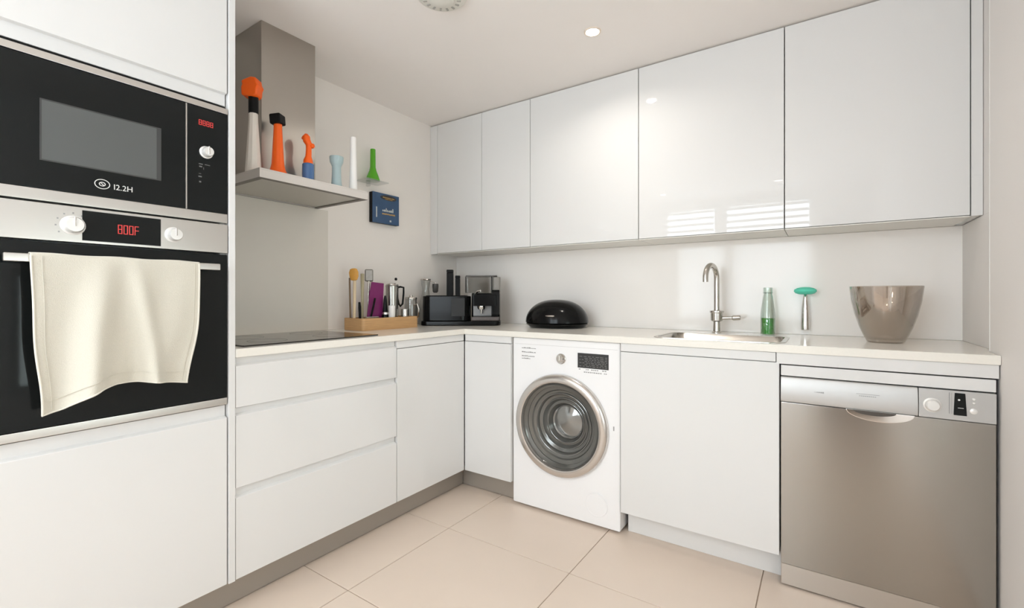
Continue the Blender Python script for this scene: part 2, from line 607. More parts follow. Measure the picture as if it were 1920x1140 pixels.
def front_x(y0, y1, z0, z1, ct=0.0, cb=0.0, back=0.02):
    """door or drawer front facing +x with a finger-grip slope at the top and/or bottom"""
    xf, xb = FX, FX - back
    xr = xb + 0.005                      # recessed grip rail behind the lip
    pts = [(xb, z0), (xr, z0), (xr, z0 + cb - 0.002), (xf, z0 + cb)] if cb else [(xb, z0), (xf, z0)]
    pts += [(xf, z1 - ct), (xr, z1 - ct + 0.006), (xr, z1), (xb, z1)] if ct else [(xf, z1), (xb, z1)]
    return MB().prism(pts, 'y', y0, y1, 0.0016, 2)


# tall oven housing
th = thing('tall_cabinet', 'tall white gloss cabinet housing the microwave and oven', 'cabinet', (0.3, -2.2, 0))
c = MB()
TY0, TY1 = -2.512, -1.9125
c.box(0.004, 0.572, TY1 - 0.016, TY1, 0.114, CEIL - 0.003)
c.box(0.004, 0.572, TY0, TY0 + 0.016, 0.114, CEIL - 0.003)
c.box(0.004, 0.02, TY0 + 0.016, TY1 - 0.016, 0.114, CEIL - 0.003)
for z in (0.114, 0.730, 1.376, 1.800, CEIL - 0.02):
    c.box(0.02, 0.56, TY0 + 0.016, TY1 - 0.016, z - 0.0 if z == 0.114 else z - 0.012, z + 0.016 if z == 0.114 else z + 0.004)
build('carcass', c, M['carcass'], th)
build('door', front_x(TY0, TY1 - 0.0025, 1.800, CEIL - 0.006, cb=0.042), M['white'], th)
build('door', front_x(TY0, TY1 - 0.0025, 0.116, 0.745, ct=0.043), M['white'], th)
build('side_panel', MB().box(0.004, FX + 0.003, -1.9105, -1.8885, 0.114, CEIL - 0.003, 0.0012, 1), M['white'], th)

# microwave
mw = thing('microwave_oven', 'built-in black glass microwave with steel trim above the oven', 'microwave', (0.3, -2.207, 1.382))
MY0, MY1 = -2.508, -1.9145
build('body', MB().box(0.05, 0.560, MY0 + 0.02, MY1 - 0.02, 1.3825, 1.778), M['blackpanel'], mw)
build('trim_strip', MB().box(0.562, FX + 0.004, MY0, MY1, 1.7665, 1.786, 0.0015, 2), M['steel_h'], mw, 'brushed steel strip along the top edge')
build('top_gap_strip', MB().box(0.562, 0.578, MY0, MY1, 1.7865, 1.7985), M['blackmatt'], mw, 'black recessed strip above the steel trim')  # black colour stands in for the shade inside the gap
build('bottom_trim', MB().box(0.562, FX + 0.002, MY0, MY1, 1.385, 1.4165, 0.0015, 2), M['steel_h'], mw, 'brushed steel strip along the bottom edge')
DIV = -2.041
dr = build('door', MB().box(0.562, FX + 0.001, MY0, DIV - 0.002, 1.4175, 1.7655, 0.0012, 2), M['blackglass'], mw)
build('window_pane', MB().prism([(-2.379, 1.497), (-2.114, 1.497), (-2.114, 1.656), (-2.379, 1.656)], 'x', FX + 0.0011, FX + 0.0018), M['mwwindow'], dr)
fr = MB()
for a in ((-2.383, -2.110, 1.656, 1.6595), (-2.383, -2.110, 1.4935, 1.497), (-2.383, -2.379, 1.497, 1.656), (-2.122, -2.110, 1.497, 1.656)):
    fr.box(FX + 0.0011, FX + 0.0023, *a)
build('window_border', fr, mat('window border grey', (0.06, 0.062, 0.062), 0.25, noise=0.03), dr)
build('divider', MB().box(0.58, FX + 0.002, DIV - 0.0015, DIV + 0.0025, 1.4175, 1.7655), M['steel_h'], mw, 'thin steel line between door and controls')
cp = build('control_panel', MB().box(0.562, FX + 0.001, DIV + 0.003, MY1, 1.4175, 1.7655, 0.0012, 2), M['blackglass'], mw)


def knob_x(y, z, r, parent, x=FX):
    k = MB().lathe([(r * 1.15, 0), (r * 1.15, 0.004), (r * 0.95, 0.006), (r * 0.93, 0.020), (r * 0.80, 0.026), (0, 0.0265)], (x, y, z), 28,
                   mat=Matrix.Rotation(PI / 2, 4, 'Y'))
    return build('knob', k, M['knob'], parent)


kn = knob_x(-1.982, 1.617, 0.018, mw)
build('pointer', MB().box(FX + 0.022, FX + 0.0275, -1.984, -1.980, 1.607, 1.634, 0.0006, 1), M['chrome'], kn)
# seven segment digits
SEG = {'8': 'abcdefg', '0': 'abcdef', 'F': 'aefg', 'A': 'abcefg', 'C': 'adef'}


def seg_text(s, y, z, w, h, gap, x):
    mb = MB()
    t = w * 0.2
    for i, ch in enumerate(s):
        a = y + i * (w + gap)
        S = {'a': (a, a + w, z + h - t, z + h), 'd': (a, a + w, z, z + t), 'g': (a, a + w, z + h / 2 - t / 2, z + h / 2 + t / 2),
             'f': (a, a + t, z + h / 2, z + h), 'e': (a, a + t, z, z + h / 2), 'b': (a + w - t, a + w, z + h / 2, z + h),
             'c': (a + w - t, a + w, z, z + h / 2)}
        for q in SEG[ch]:
            mb.box(x, x + 0.0006, *S[q])
    return mb


build('display_digits', seg_text('8888', -2.004, 1.706, 0.0088, 0.0175, 0.0028, FX + 0.0012), M['red'], cp, 'red lit digits')
pr_ = MB()
for (y, z, w, h) in ((-2.004, 1.573, .012, .003), (-2.003, 1.564, .009, .004), (-1.986, 1.574, .016, .0022), (-2.005, 1.530, .010, .004),
                     (-2.003, 1.512, .006, .005), (-1.990, 1.557, .0012, .008), (-2.004, 1.541, .007, .0015)):
    pr_.box(FX + 0.0011, FX + 0.0016, y, y + w, z, z + h)
build('panel_marks', pr_, M['dimprint'], cp)
# round emblem with a small swirl, then the model lettering
em = MB()
ec = (FX + 0.0013, -2.2535, 1.4545)
for r, tk in ((0.0155, 0.0011), (0.0062, 0.0011)):
    em.tube([(ec[0], ec[1] + r * 1.08 * math.cos(a), ec[2] + r * 0.86 * math.sin(a)) for a in [2 * PI * i / 36 for i in range(37)]], tk, 6)
em.tube([(ec[0], ec[1] - 0.004 + 0.008 * i / 6, ec[2] + 0.004 - 0.008 * i / 6) for i in range(7)], 0.001, 6)
build('emblem', em, M['print'], dr)
lettering('lettering', 'I2.2H', 0.0225, (FX + 0.0015, -2.205, 1.4505), FACE_X, M['print'], dr, sx=0.95)

# oven
ov = thing('built_in_oven', 'built-in black glass oven with steel control panel and towel over its handle', 'oven', (0.3, -2.207, 0.748))
build('body', MB().box(0.05, 0.560, MY0 + 0.02, MY1 - 0.02, 0.7485, 1.36), M['blackpanel'], ov)
cpn = build('control_panel', MB().box(0.562, FX + 0.004, MY0, MY1, 1.2795, 1.3795, 0.002, 2), M['steel_h'], ov)
dsp = build('display', MB().box(FX + 0.0041, FX + 0.0052, -2.298, -2.112, 1.2865, 1.3715), M['blackglass'], ov)
build('display_digits', seg_text('800F', -2.219, 1.314, 0.0105, 0.027, 0.0028, FX + 0.0053), M['red'], dsp, 'red lit digits')
for y, z, r in ((-2.318, 1.326, 0.0235), (-2.078, 1.3265, 0.0215)):
    k = knob_x(y, z, r, ov, FX + 0.004)
    build('pointer', MB().box(FX + 0.026, FX + 0.0325, y - 0.002, y + 0.002, z - 0.004, z + r * 0.9, 0.0006, 1), M['chrome'], k)
mk = MB()
for i in range(9):
    a = math.radians(-40 + i * 32)
    for (y, z, r) in ((-2.318, 1.326, 0.0345),):
        yy, zz = y + r * math.cos(a), z + r * math.sin(a)
        mk.box(FX + 0.0041, FX + 0.0046, yy - 0.0018, yy + 0.0018, zz - 0.002, zz + 0.002)
build('dial_marks', mk, M['greyprint'], ov)
build('door', MB().box(0.562, FX - 0.001, MY0, MY1, 0.775, 1.2745, 0.0015, 2), M['blackglass'], ov)
build('bottom_trim', MB().box(0.562, FX, MY0, MY1, 0.7495, 0.7735, 0.0015, 2), M['steel_h'], ov, 'brushed steel strip under the door')
hd = build('handle', MB().box(0.632, 0.646, -2.456, -1.958, 1.2165, 1.2385, 0.003, 2), M['steel_h'], ov)
for y in (-2.42, -1.994):
    build('bracket', MB().box(FX - 0.002, 0.633, y - 0.012, y + 0.012, 1.219, 1.236, 0.002, 1), M['steel_h'], hd)

# towel over the handle
BOT = [(-2.391, .816), (-2.352, .826), (-2.311, .850), (-2.272, .868), (-2.237, .876), (-2.182, .875), (-2.123, .865), (-2.059, .854)]


def interp(tab, x):
    if x <= tab[0][0]:
        return tab[0][1]
    for (a, b), (c_, d) in zip(tab, tab[1:]):
        if x <= c_:
            t = (x - a) / (c_ - a)
            return b + (d - b) * t
    return tab[-1][1]


def towel_fn(u, v):
    # v: 0 back hem -> 1 front hem
    ytop = -2.410 + 0.388 * u
    ybot = -2.391 + 0.332 * u
    zb = interp(BOT, ybot)
    # smooth arc length: back drop 0.22, over the bar, front drop
    top = 1.2405
    if v < 0.18:
        t = v / 0.18
        z = 1.10 + (top - 0.006 - 1.10) * t
        y = ytop + (0.5 - u) * 0.10 * (1 - t)
        x = 0.6275 - 0.004 * math.sin(u * 9) * (1 - t)
        return (max(0.602, x), y, z)
    if v < 0.28:
        t = (v - 0.18) / 0.10
        a = PI * (1 - t)
        return (0.639 + 0.0115 * math.cos(a), ytop, top - 0.004 + 0.0055 * math.sin(a) + 0.0012 * math.sin(u * 17))
    t = (v - 0.28) / 0.72
    e = t ** 1.3
    y = ytop + (ybot - ytop) * e + 0.004 * math.sin(t * 9) * math.cos(PI * u) * t
    if u > 0.6:
        y += (0.010 * math.sin(t * PI) * (u - 0.6) / 0.4)
    z = top - 0.004 + (zb - top + 0.004) * t
    g = math.exp(-((u - 0.30 - 0.10 * (1 - t)) / 0.10) ** 2)
    g2 = math.exp(-((u - 0.73 + 0.17 * (1 - t)) / 0.07) ** 2)
    g3 = math.exp(-((u - 0.52 - 0.03 * t) / 0.10) ** 2)
    x = 0.6505 + 0.040 * g * t ** 0.7 + 0.030 * g2 * t ** 0.6 - 0.016 * g3 * t ** 0.8 + 0.005 * math.sin(u * 23 + t * 3) * t + 0.004 * t
    return (x, y, z)


tw = MB().grid(towel_fn, 90, 110)
tow = build('tea_towel', tw, M['towel'], smooth=180)
so = tow.modifiers.new('thick', 'SOLIDIFY')
so.thickness = 0.0024
so.offset = 1
tag(tow, 'cream cotton tea towel hanging over the oven handle', 'towel')
hm = MB()
for us in (0.004, 0.992):
    hm.tube([Vector(towel_fn(us, 0.285 + 0.712 * i / 40)) + Vector((0.0006, 0, 0)) for i in range(41)], 0.0028, 8)
hm.tube([Vector(towel_fn(i / 40, 0.997)) + Vector((0.0006, 0, 0)) for i in range(41)], 0.0022, 8)
build('hem', hm, M['hem'], tow, 'paler stitched hem')
st = MB()
st.tube([Vector(towel_fn(0.055, 0.285 + 0.70 * i / 40)) + Vector((0.0022, 0, 0)) for i in range(41)], 0.0009, 6)
st.tube([Vector(towel_fn(0.955, 0.285 + 0.70 * i / 40)) + Vector((0.0022, 0, 0)) for i in range(41)], 0.0009, 6)
st.tube([Vector(towel_fn(i / 40, 0.94)) + Vector((0.0022, 0, 0)) for i in range(41)], 0.0009, 6)
build('stitching', st, M['towel'], tow)

# drawer unit
dc = thing('drawer_cabinet', 'white gloss base cabinet with three wide drawers under the hob', 'cabinet', (0.3, -1.51, 0.114))
DY0, DY1 = -1.886, -1.1375
build('carcass', MB().box(0.03, 0.5735, DY0 + 0.001, DY1 - 0.001, 0.114, 0.9095), M['carcass'], dc)
for z0, z1, ct in ((0.7305, 0.908, 0.029), (0.4425, 0.7275, 0.0265), (0.116, 0.4395, 0.0325)):
    build('drawer', front_x(DY0, DY1, z0, z1, ct=ct), M['white'], dc)

bc = thing('base_cabinet', 'white gloss base cabinet between the drawers and the inner corner', 'cabinet', (0.3, -0.88, 0.114))
build('carcass', MB().box(0.03, 0.5735, -1.1345, -0.625, 0.114, 0.9095), M['carcass'], bc)
build('door', front_x(-1.1335, -0.6225, 0.116, 0.8695), M['white'], bc)
build('rail', MB().box(0.5740, 0.5925, -1.1335, -0.6225, 0.8725, 0.9090, 0.001, 1), M['white'], bc)

bc2 = thing('base_cabinet', 'narrow white gloss base cabinet left of the washing machine', 'cabinet', (0.76, -0.32, 0.114))
build('carcass', MB().box(0.5985, 0.921, -0.5995, -0.03, 0.114, 0.9095), M['carcass'], bc2)
build('door', MB().box(0.5985, 0.9215, FY, FY + 0.02, 0.116, 0.8695, 0.0012, 2), M['white'], bc2)
build('rail', MB().box(0.5985, 0.9215, FY + 0.002, FY + 0.02, 0.8725, 0.9090, 0.001, 1), M['white'], bc2)

sc_ = thing('sink_cabinet', 'wide white gloss base cabinet below the sink', 'cabinet', (1.87, -0.32, 0.114))
c = MB()
c.box(1.5455, 1.5615, -0.5995, -0.03, 0.114, 0.9095)
c.box(2.1755, 2.1915, -0.5995, -0.03, 0.114, 0.9095)
c.box(1.5615, 2.1755, -0.5995, -0.03, 0.114, 0.130)
c.box(1.5615, 2.1755, -0.046, -0.03, 0.130, 0.9095)
c.box(1.5615, 2.1755, -0.5995, -0.585, 0.86, 0.9095)
build('carcass', c, M['carcass'], sc_)
build('door', MB().box(1.5455, 2.1905, FY, FY + 0.02, 0.116, 0.8695, 0.0012, 2), M['white'], sc_)
build('rail', MB().box(1.5455, 2.1785, FY + 0.001, FY + 0.02, 0.8725, 0.9090, 0.001, 1), M['white'], sc_)
tag(build('filler_panel', MB().box(2.1815, 2.7965, FY + 0.001, FY + 0.02, 0.8660, 0.9095, 0.001, 1), M['white']),
    'white filler strip between the worktop and the dishwasher', 'panel')

# toe kicks
tag(build('toe_kick', MB().box(0.517, 0.533, -2.512, -0.560, 0.003, 0.1135, 0.001, 1), M['kick']),
    'grey toe kick under the tall cabinet and drawers', 'toe kick')
tag(build('toe_kick', MB().box(0.534, 0.925, -0.560, -0.545, 0.003, 0.1135, 0.001, 1), M['kick']),
    'short grey toe kick between inner corner and washing machine', 'toe kick')
tag(build('toe_kick', MB().box(1.555, 2.193, -0.545, -0.527, 0.0, 0.1135, 0.001, 1), M['white']),
    'white toe kick below the sink cabinet', 'toe kick')

# ---------------------------------------------------------------- washing machine
WM = thing('washing_machine', 'white front-loading washing machine with a large grey porthole', 'washing machine', (1.23, -0.32, 0))
WFY = -0.604
x0w, x1w = 0.9285, 1.5365
PX, PZ = 1.2195, 0.4695


def ring_pts(cx, cz, r, n=64):
    return [(cx + r * math.cos(2 * PI * i / n), cz + r * math.sin(2 * PI * i / n)) for i in range(n)]


shell = MB()
shell.box(x0w, x1w, -0.4885, -0.05, 0.014, 0.9055, 0.004, 2)
build('casing', shell, M['appliance'], WM)
fp = MB().plate(rrect(x0w, x1w, 0.012, 0.9065, 0.006, 3), [ring_pts(PX, PZ, 0.228)], 0.489, -WFY, 0.0025)
bmesh.ops.transform(fp.bm, matrix=Matrix(((1, 0, 0, 0), (0, 0, -1, 0), (0, 1, 0, 0), (0, 0, 0, 1))), verts=fp.bm.verts)
bmesh.ops.recalc_face_normals(fp.bm, faces=fp.bm.faces)
build('front_panel', fp, M['appliance'], WM)
RX = Matrix.Rotation(PI / 2, 4, 'X')   # local z -> -y
pd = build('porthole_door', MB().lathe([(0.262, 0.0), (0.2625, 0.012), (0.259, 0.022), (0.250, 0.030), (0.236, 0.0335), (0.222, 0.030), (0.2165, 0.018), (0.2165, 0.0)],
                                       (PX, WFY - 0.0005, PZ), 96, mat=RX, closed=True), M['porthole'], WM, 'silver porthole ring')
# stepped glass bowl reaching into the drum: rings that grow smaller and deeper
bowlp = [(0.2160, 0.012), (0.2120, 0.004), (0.2000, -0.006), (0.1990, -0.012), (0.1800, -0.016), (0.1740, -0.026), (0.1600, -0.030),
         (0.1570, -0.026), (0.1500, -0.034), (0.1480, -0.046), (0.1330, -0.052), (0.1300, -0.048), (0.1240, -0.060), (0.1160, -0.070), (0.1080, -0.070),
         (0.1040, -0.066), (0.0980, -0.082), (0.0900, -0.096)]
bl = MB()
bl.lathe([(r, z * 0.9) for r, z in bowlp] + [(0.0895, -0.0875), (0.2150, -0.0874)], (PX, WFY - 0.001, PZ), 96, mat=RX, closed=True)
build('glass_bowl', bl, M['drum'], pd, 'dark ribbed porthole bowl')
build('bowl_centre', MB().lathe([(0.0905, -0.086), (0.087, -0.080), (0.080, -0.086), (0.055, -0.078), (0.02, -0.072), (0, -0.071)],
                                (PX, WFY - 0.001, PZ), 64, mat=RX), M['drum2'], pd, 'bright domed centre of the bowl')
lr = MB()
for r, z, t in ((0.158, -0.0225, 0.0022), (0.1305, -0.043, 0.0018), (0.1045, -0.059, 0.0018)):
    lr.lathe([(r + t * math.cos(a), z + t * math.sin(a)) for a in [2 * PI * i / 8 for i in range(8)]], (PX, WFY - 0.001, PZ), 80, mat=RX, closed=True)
build('rib', lr, M['drum2'], pd)
dial = build('dial', MB().lathe([(0.0265, 0), (0.0265, 0.006), (0.022, 0.010), (0.018, 0.020), (0.016, 0.022), (0, 0.0225)], (1.2235, WFY - 0.0002, 0.8105), 36, mat=RX), M['satin'], WM, 'chrome programme dial')
build('pointer', MB().box(1.2205, 1.2265, WFY - 0.0255, WFY - 0.0215, 0.802, 0.828, 0.001, 1), M['chrome'], dial)
dsp = build('display', MB().box(1.316, 1.480, WFY - 0.0012, WFY, 0.7745, 0.848, 0.0004, 1), mat('washer display', (0.035, 0.036, 0.037), 0.2, noise=0.1), WM)
mk = MB()
for i in range(7):
    z = 0.783 + i * 0.008
    x = 1.326 + (0.028 if i % 2 else 0)
    while x < 1.468:
        w = random.uniform(0.006, 0.018)
        mk.box(x, min(x + w, 1.472), WFY - 0.0017, WFY - 0.0013, z, z + 0.0014)
        x += w + random.uniform(0.004, 0.010)
build('display_marks', mk, M['greyprint'], dsp)
mk = MB()
for z, x1m in ((0.851, 1.062), (0.829, 1.062), (0.808, 1.062), (0.795, 1.035)):
    x = 0.984
    while x < x1m:
        w = random.uniform(0.005, 0.012)
        mk.box(x, x + w, WFY - 0.0005, WFY - 0.0001, z, z + random.uniform(0.003, 0.0065))
        x += w + 0.0015
x = 1.328
for z in (0.765, 0.752):
    x = 1.322
    while x < 1.465:
        w = random.uniform(0.004, 0.010)
        if random.random() < 0.75:
            mk.box(x, x + w, WFY - 0.0005, WFY - 0.0001, z, z + 0.005)
        x += w + 0.003
build('printed_marks', mk, M['greyprint'], WM)
fc = MB().lathe([(0.058, 0), (0.058, 0.0022), (0.0555, 0.0032), (0.053, 0.0020), (0.0475, 0.0020), (0.046, 0.0030), (0, 0.0032)], (1.417, WFY - 0.0002, 0.112), 48, mat=RX)
build('filter_cover', fc, M['appliance'], WM)
build('door_latch', MB().box(1.503, 1.508, WFY - 0.001, WFY, 0.487, 0.508), M['greyprint'], WM)
build('panel_line', MB().box(0.94, 1.525, WFY - 0.0006, WFY, 0.8735, 0.8747), M['steel_light'], WM)
for x in (0.96, 1.505):
    for y in (-0.56, -0.08):
        build('foot', MB().lathe([(0.018, 0), (0.018, 0.008), (0.01, 0.014)], (x, y, 0), 16), M['blackmatt'], WM)

# ---------------------------------------------------------------- dishwasher
DW = thing('dishwasher', 'stainless steel freestanding dishwasher at the right end', 'dishwasher', (2.494, -0.32, 0))
DX0, DX1 = 2.1965, 2.7900
build('body', MB().box(DX0 + 0.001, DX1 - 0.001, -0.598, -0.06, 0.010, 0.8615, 0.002, 1), M['blackmatt'], DW)
build('top_strip', MB().box(DX0, DX1, FY + 0.002, -0.5985, 0.8215, 0.8615, 0.0015, 2), M['white'], DW, 'white strip along the top edge')
build('door', MB().box(DX0, DX1, FY, -0.5985, 0.0905, 0.7185, 0.002, 2), M['steel'], DW, 'brushed stainless steel door')
# fascia: left part bowed outwards, right part flat
pts = [(FY + 0.0225, 0.7205), (FY, 0.7205), (FY - 0.006, 0.7225), (FY - 0.009, 0.735), (FY - 0.0095, 0.76), (FY - 0.007, 0.79), (FY - 0.002, 0.812), (FY + 0.002, 0.8175), (FY + 0.0225, 0.8175)]
fas = build('control_fascia', MB().prism(pts, 'x', DX0, 2.6005, 0.0008, 1), M['steel_light'], DW, 'pale steel bowed fascia')
ctl = build('control_panel', MB().box(2.6025, DX1, FY - 0.004, -0.5985, 0.7205, 0.8175, 0.002, 2), M['steel_light'], DW)
# crescent grip hanging under the fascia
hx, hz, ha, hb = 2.497, 0.7215, 0.096, 0.037
cres = [(hx + ha * math.cos(a), hz + hb * math.sin(a)) for a in [PI + PI * i / 28 for i in range(29)]]
grip = build('handle', MB().prism(cres, 'y', FY - 0.012, FY - 0.0002, 0.0025, 2), M['chrome'], DW, 'crescent shaped grip')
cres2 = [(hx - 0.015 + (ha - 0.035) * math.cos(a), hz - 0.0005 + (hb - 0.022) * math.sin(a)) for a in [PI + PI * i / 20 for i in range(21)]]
build('recess', MB().prism(cres2, 'y', FY - 0.0128, FY - 0.0121), mat('grip shadow steel', (0.12, 0.11, 0.10), 0.3, metal=0.8, noise=0.05), grip)  # flat dark half ellipse, paints the shade of the grip hollow
build('knob', MB().lathe([(0.024, 0), (0.024, 0.003), (0.020, 0.005), (0.018, 0.018), (0.015, 0.021), (0, 0.0215)], (2.637, FY - 0.0042, 0.764), 36, mat=RX), M['knob'], DW)
dd = build('display', MB().prism([(2.689, 0.738), (2.721, 0.738), (2.717, 0.811), (2.692, 0.811)], 'y', FY - 0.007, FY - 0.0042, 0.001, 1), M['blackglass'], DW)
mk = MB()
mk.lathe([(0.003, 0), (0, 0.0006)], (2.702, FY - 0.0071, 0.789), 12, mat=RX)
mk.box(2.699, 2.713, FY - 0.0076, FY - 0.0071, 0.762, 0.7635)
build('display_marks', mk, M['print'], dd)
for z, r in ((0.795, 0.0045), (0.782, 0.004), (0.756, 0.0095)):
    build('button', MB().lathe([(r, 0), (r, 0.003), (r * 0.7, 0.0045), (0, 0.0048)], (2.737, FY - 0.0042, z), 20, mat=RX), M['knob'], DW)
mk = MB()
mk.box(2.678, 2.680, FY - 0.0047, FY - 0.0042, 0.741, 0.811)
mk.box(2.684, 2.685, FY - 0.0047, FY - 0.0042, 0.741, 0.811)
build('panel_marks', mk, M['greyprint'], ctl)
mk = MB()
x = 2.305
for w, h in ((0.006, 0.0015), (0.005, 0.003), (0.006, 0.0035), (0.005, 0.005), (0.0045, 0.006)):
    mk.box(x, x + w, FY - 0.0096, FY - 0.0087, 0.770 - h / 2, 0.770 + h / 2)
    x += w + 0.001
build('lettering', mk, M['greyprint'], fas)
mk = MB()
mk.box(2.432, 2.498, FY - 0.0092, FY - 0.0080, 0.7785, 0.7798)
for i in range(9):
    mk.box(2.440 + i * 0.0055, 2.444 + i * 0.0055, FY - 0.0094, FY - 0.0080, 0.771, 0.7735)
build('printed_marks', mk, M['greyprint'], fas)
build('kick_plate', MB().box(DX0, DX1, FY + 0.010, -0.5985, 0.006, 0.0865, 0.0015, 1), M['steel_h'], DW)
for x in (2.23, 2.76):
    for y in (-0.57, -0.10):
        build('foot', MB().lathe([(0.02, 0), (0.02, 0.006), (0.01, 0.010)], (x, y, 0), 16), M['blackmatt'], DW)

# ---------------------------------------------------------------- worktop, hob, sink
wt = MB().plate([(0.0, 0.0), (0.0, -1.8875), (0.603, -1.8875), (0.603, -0.6288), (2.7985, -0.6288), (2.7985, -0.4995), (2.829, -0.4995), (2.829, 0.0)],
                [rrect(1.690, 2.190, -0.560, -0.215, 0.05)], 0.9105, 0.941, 0.0015)
tag(build('worktop', wt, M['worktop']), 'cream L-shaped quartz worktop running around the corner', 'worktop')

hob = build('induction_hob', MB().plate(rrect(0.055, 0.552, -1.840, -1.212, 0.006, 3), [], 0.9412, 0.9462, 0.0012), M['hobglass'])
tag(hob, 'dark glass induction hob set on the left worktop', 'hob')
for cx, cy, r in ((0.20, -1.37, .075), (0.42, -1.37, .09), (0.20, -1.68, .09), (0.42, -1.68, .075)):
    zn = MB().lathe([(r, 0), (r, 0.0003), (r - 0.0015, 0.0003), (r - 0.0015, 0)], (cx, cy, 0.94625), 48, closed=True)
    build('cooking_zone', zn, M['dimprint'], hob)

SK = thing('kitchen_sink', 'stainless steel sink bowl sunk into the worktop', 'sink', (1.94, -0.39, 0.78))
outer = rrect(1.682, 2.198, -0.568, -0.207, 0.055)
inner = rrect(1.6905, 2.1895, -0.5595, -0.2155, 0.05)
sk = MB()
b = bmesh.new()
levels = [(inner, 0.9405), (inner, 0.80), (rrect(1.705, 2.175, -0.545, -0.23, 0.05), 0.785)]
rings = [[b.verts.new((x, y, z)) for x, y in L] for L, z in levels]
for A, B in zip(rings, rings[1:]):
    for i in range(len(A)):
        j = (i + 1) % len(A)
        b.faces.new((A[i], B[i], B[j], A[j]))
b.faces.new(list(reversed(rings[-1])))
bmesh.ops.recalc_face_normals(b, faces=b.faces)
bmesh.ops.reverse_faces(b, faces=b.faces)
sk._merge(b)
so_o = build('basin', sk, M['sinksteel'], SK)
mo = so_o.modifiers.new('thick', 'SOLIDIFY')
mo.thickness = 0.0012
mo.offset = -1
rim = MB().plate(rrect(1.672, 2.208, -0.578, -0.197, 0.06), [inner], 0.9411, 0.9425, 0.0005)
build('rim', rim, M['sinksteel'], SK)
build('drain', MB().lathe([(0.045, 0), (0.045, 0.002), (0.035, 0.003), (0.03, 0.001), (0, 0.001)], (1.94, -0.39, 0.7862), 32), M['satin'], SK)

FA = thing('mixer_tap', 'hooked brushed steel mixer tap behind the sink', 'tap', (1.876, -0.12, 0.941))
fx, fy = 1.876, -0.12
build('base_ring', MB().lathe([(0.024, 0), (0.024, 0.004), (0.018, 0.008), (0.016, 0.060)], (fx, fy, 0.9412), 32), M['satin'], FA)
build('mixer_body', MB().lathe([(0.018, 0), (0.029, 0.006), (0.030, 0.044), (0.034, 0.048), (0.034, 0.056), (0.014, 0.060)], (fx, fy, 0.999), 32), M['satin'], FA)
dirx, diry = -math.sin(math.radians(13)), -math.cos(math.radians(13))
pts = [(fx, fy, 1.055), (fx, fy, 1.12), (fx, fy, 1.19), (fx, fy, 1.215)]
rb = 0.066
for i in range(1, 17):
    a = PI * i / 16
    pts.append((fx + dirx * rb * (1 - math.cos(a)), fy + diry * rb * (1 - math.cos(a)), 1.222 + rb * math.sin(a)))
ex, ey = pts[-1][0], pts[-1][1]
pts += [(ex, ey, 1.212), (ex, ey, 1.202)]
build('spout', MB().tube(pts, 0.0135, 20), M['satin'], FA)
lv = build('lever', MB().tube([(fx + 0.028, fy, 1.018), (fx + 0.060, fy, 1.020), (fx + 0.075, fy, 1.020)], 0.008, 14), M['satin'], FA)
build('lever_grip', MB().tube([(fx + 0.072, fy, 1.020), (fx + 0.078, fy, 1.020), (fx + 0.108, fy, 1.022), (fx + 0.112, fy, 1.022)], 0.012, 16, radii=[.009, .0135, .0125, .0095]), M['satin'], lv)

# soap bottle, dish brush, bowl
BX, BY = 2.109, -0.12
SB = thing('soap_bottle', 'clear glass bottle half full of green dish soap beside the tap', 'bottle', (BX, BY, 0.941))
outp = [(0.030, 0), (0.0325, 0.003), (0.0325, 0.095), (0.0305, 0.120), (0.0215, 0.188), (0.0185, 0.200), (0.0185, 0.205), (0.0205, 0.207), (0.0205, 0.230), (0.019, 0.232)]
inp = [(0.0175, 0.232), (0.0175, 0.205), (0.0200, 0.187), (0.029, 0.119), (0.031, 0.095), (0.031, 0.004), (0, 0.004)]
build('glass_body', MB().lathe(outp + inp, (BX, BY, 0.9412), 36), M['bottleglass'], SB)
build('liquid', MB().lathe([(0.0305, 0.0045), (0.0305, 0.082), (0, 0.082)], (BX, BY, 0.9412), 36), M['greenliq'], SB, 'bright green soap')
build('neck_ring', MB().lathe([(0.0198, 0.203), (0.0215, 0.204), (0.0215, 0.207), (0.0198, 0.208)], (BX, BY, 0.9412), 32, closed=True), M['bottleglass'], SB)

DB = thing('dish_brush', 'teal sponge brush with steel handle held to the splashback', 'brush', (2.262, -0.030, 0.966))
bx_, by_ = 2.262, -0.030
build('handle', MB().lathe([(0.0185, 0), (0.0195, 0.003), (0.0185, 0.06), (0.0165, 0.11), (0.010, 0.158), (0.007, 0.176)], (bx_, by_, 0.966), 28), M['chrome'], DB)
build('sponge_head', MB().lathe([(0, -0.001), (0.026, 0), (0.040, 0.005), (0.0475, 0.014), (0.0455, 0.023), (0.034, 0.030), (0.018, 0.034), (0, 0.035)], (bx_, -0.056, 1.140), 36, sy=0.95), M['teal'], DB)
build('wall_holder', MB().box(bx_ - 0.012, bx_ + 0.012, -0.0145, -0.0062, 1.05, 1.085, 0.002, 1), M['satin'], DB)

GBX, GBY = 2.545, -0.275
bp = [(0.050, 0.0), (0.0610, 0.003), (0.0700, 0.020), (0.0860, 0.060), (0.1010, 0.110), (0.1130, 0.165), (0.1205, 0.228), (0.1195, 0.2295),
      (0.1170, 0.226), (0.1100, 0.166), (0.0980, 0.112), (0.0830, 0.063), (0.0670, 0.024), (0.058, 0.012), (0, 0.011)]
gb = build('glass_bowl', MB().lathe(bp, (GBX, GBY, 0.9412), 64), M['smoke'])
tag(gb, 'large smoky brown glass bowl on the right of the worktop', 'bowl')

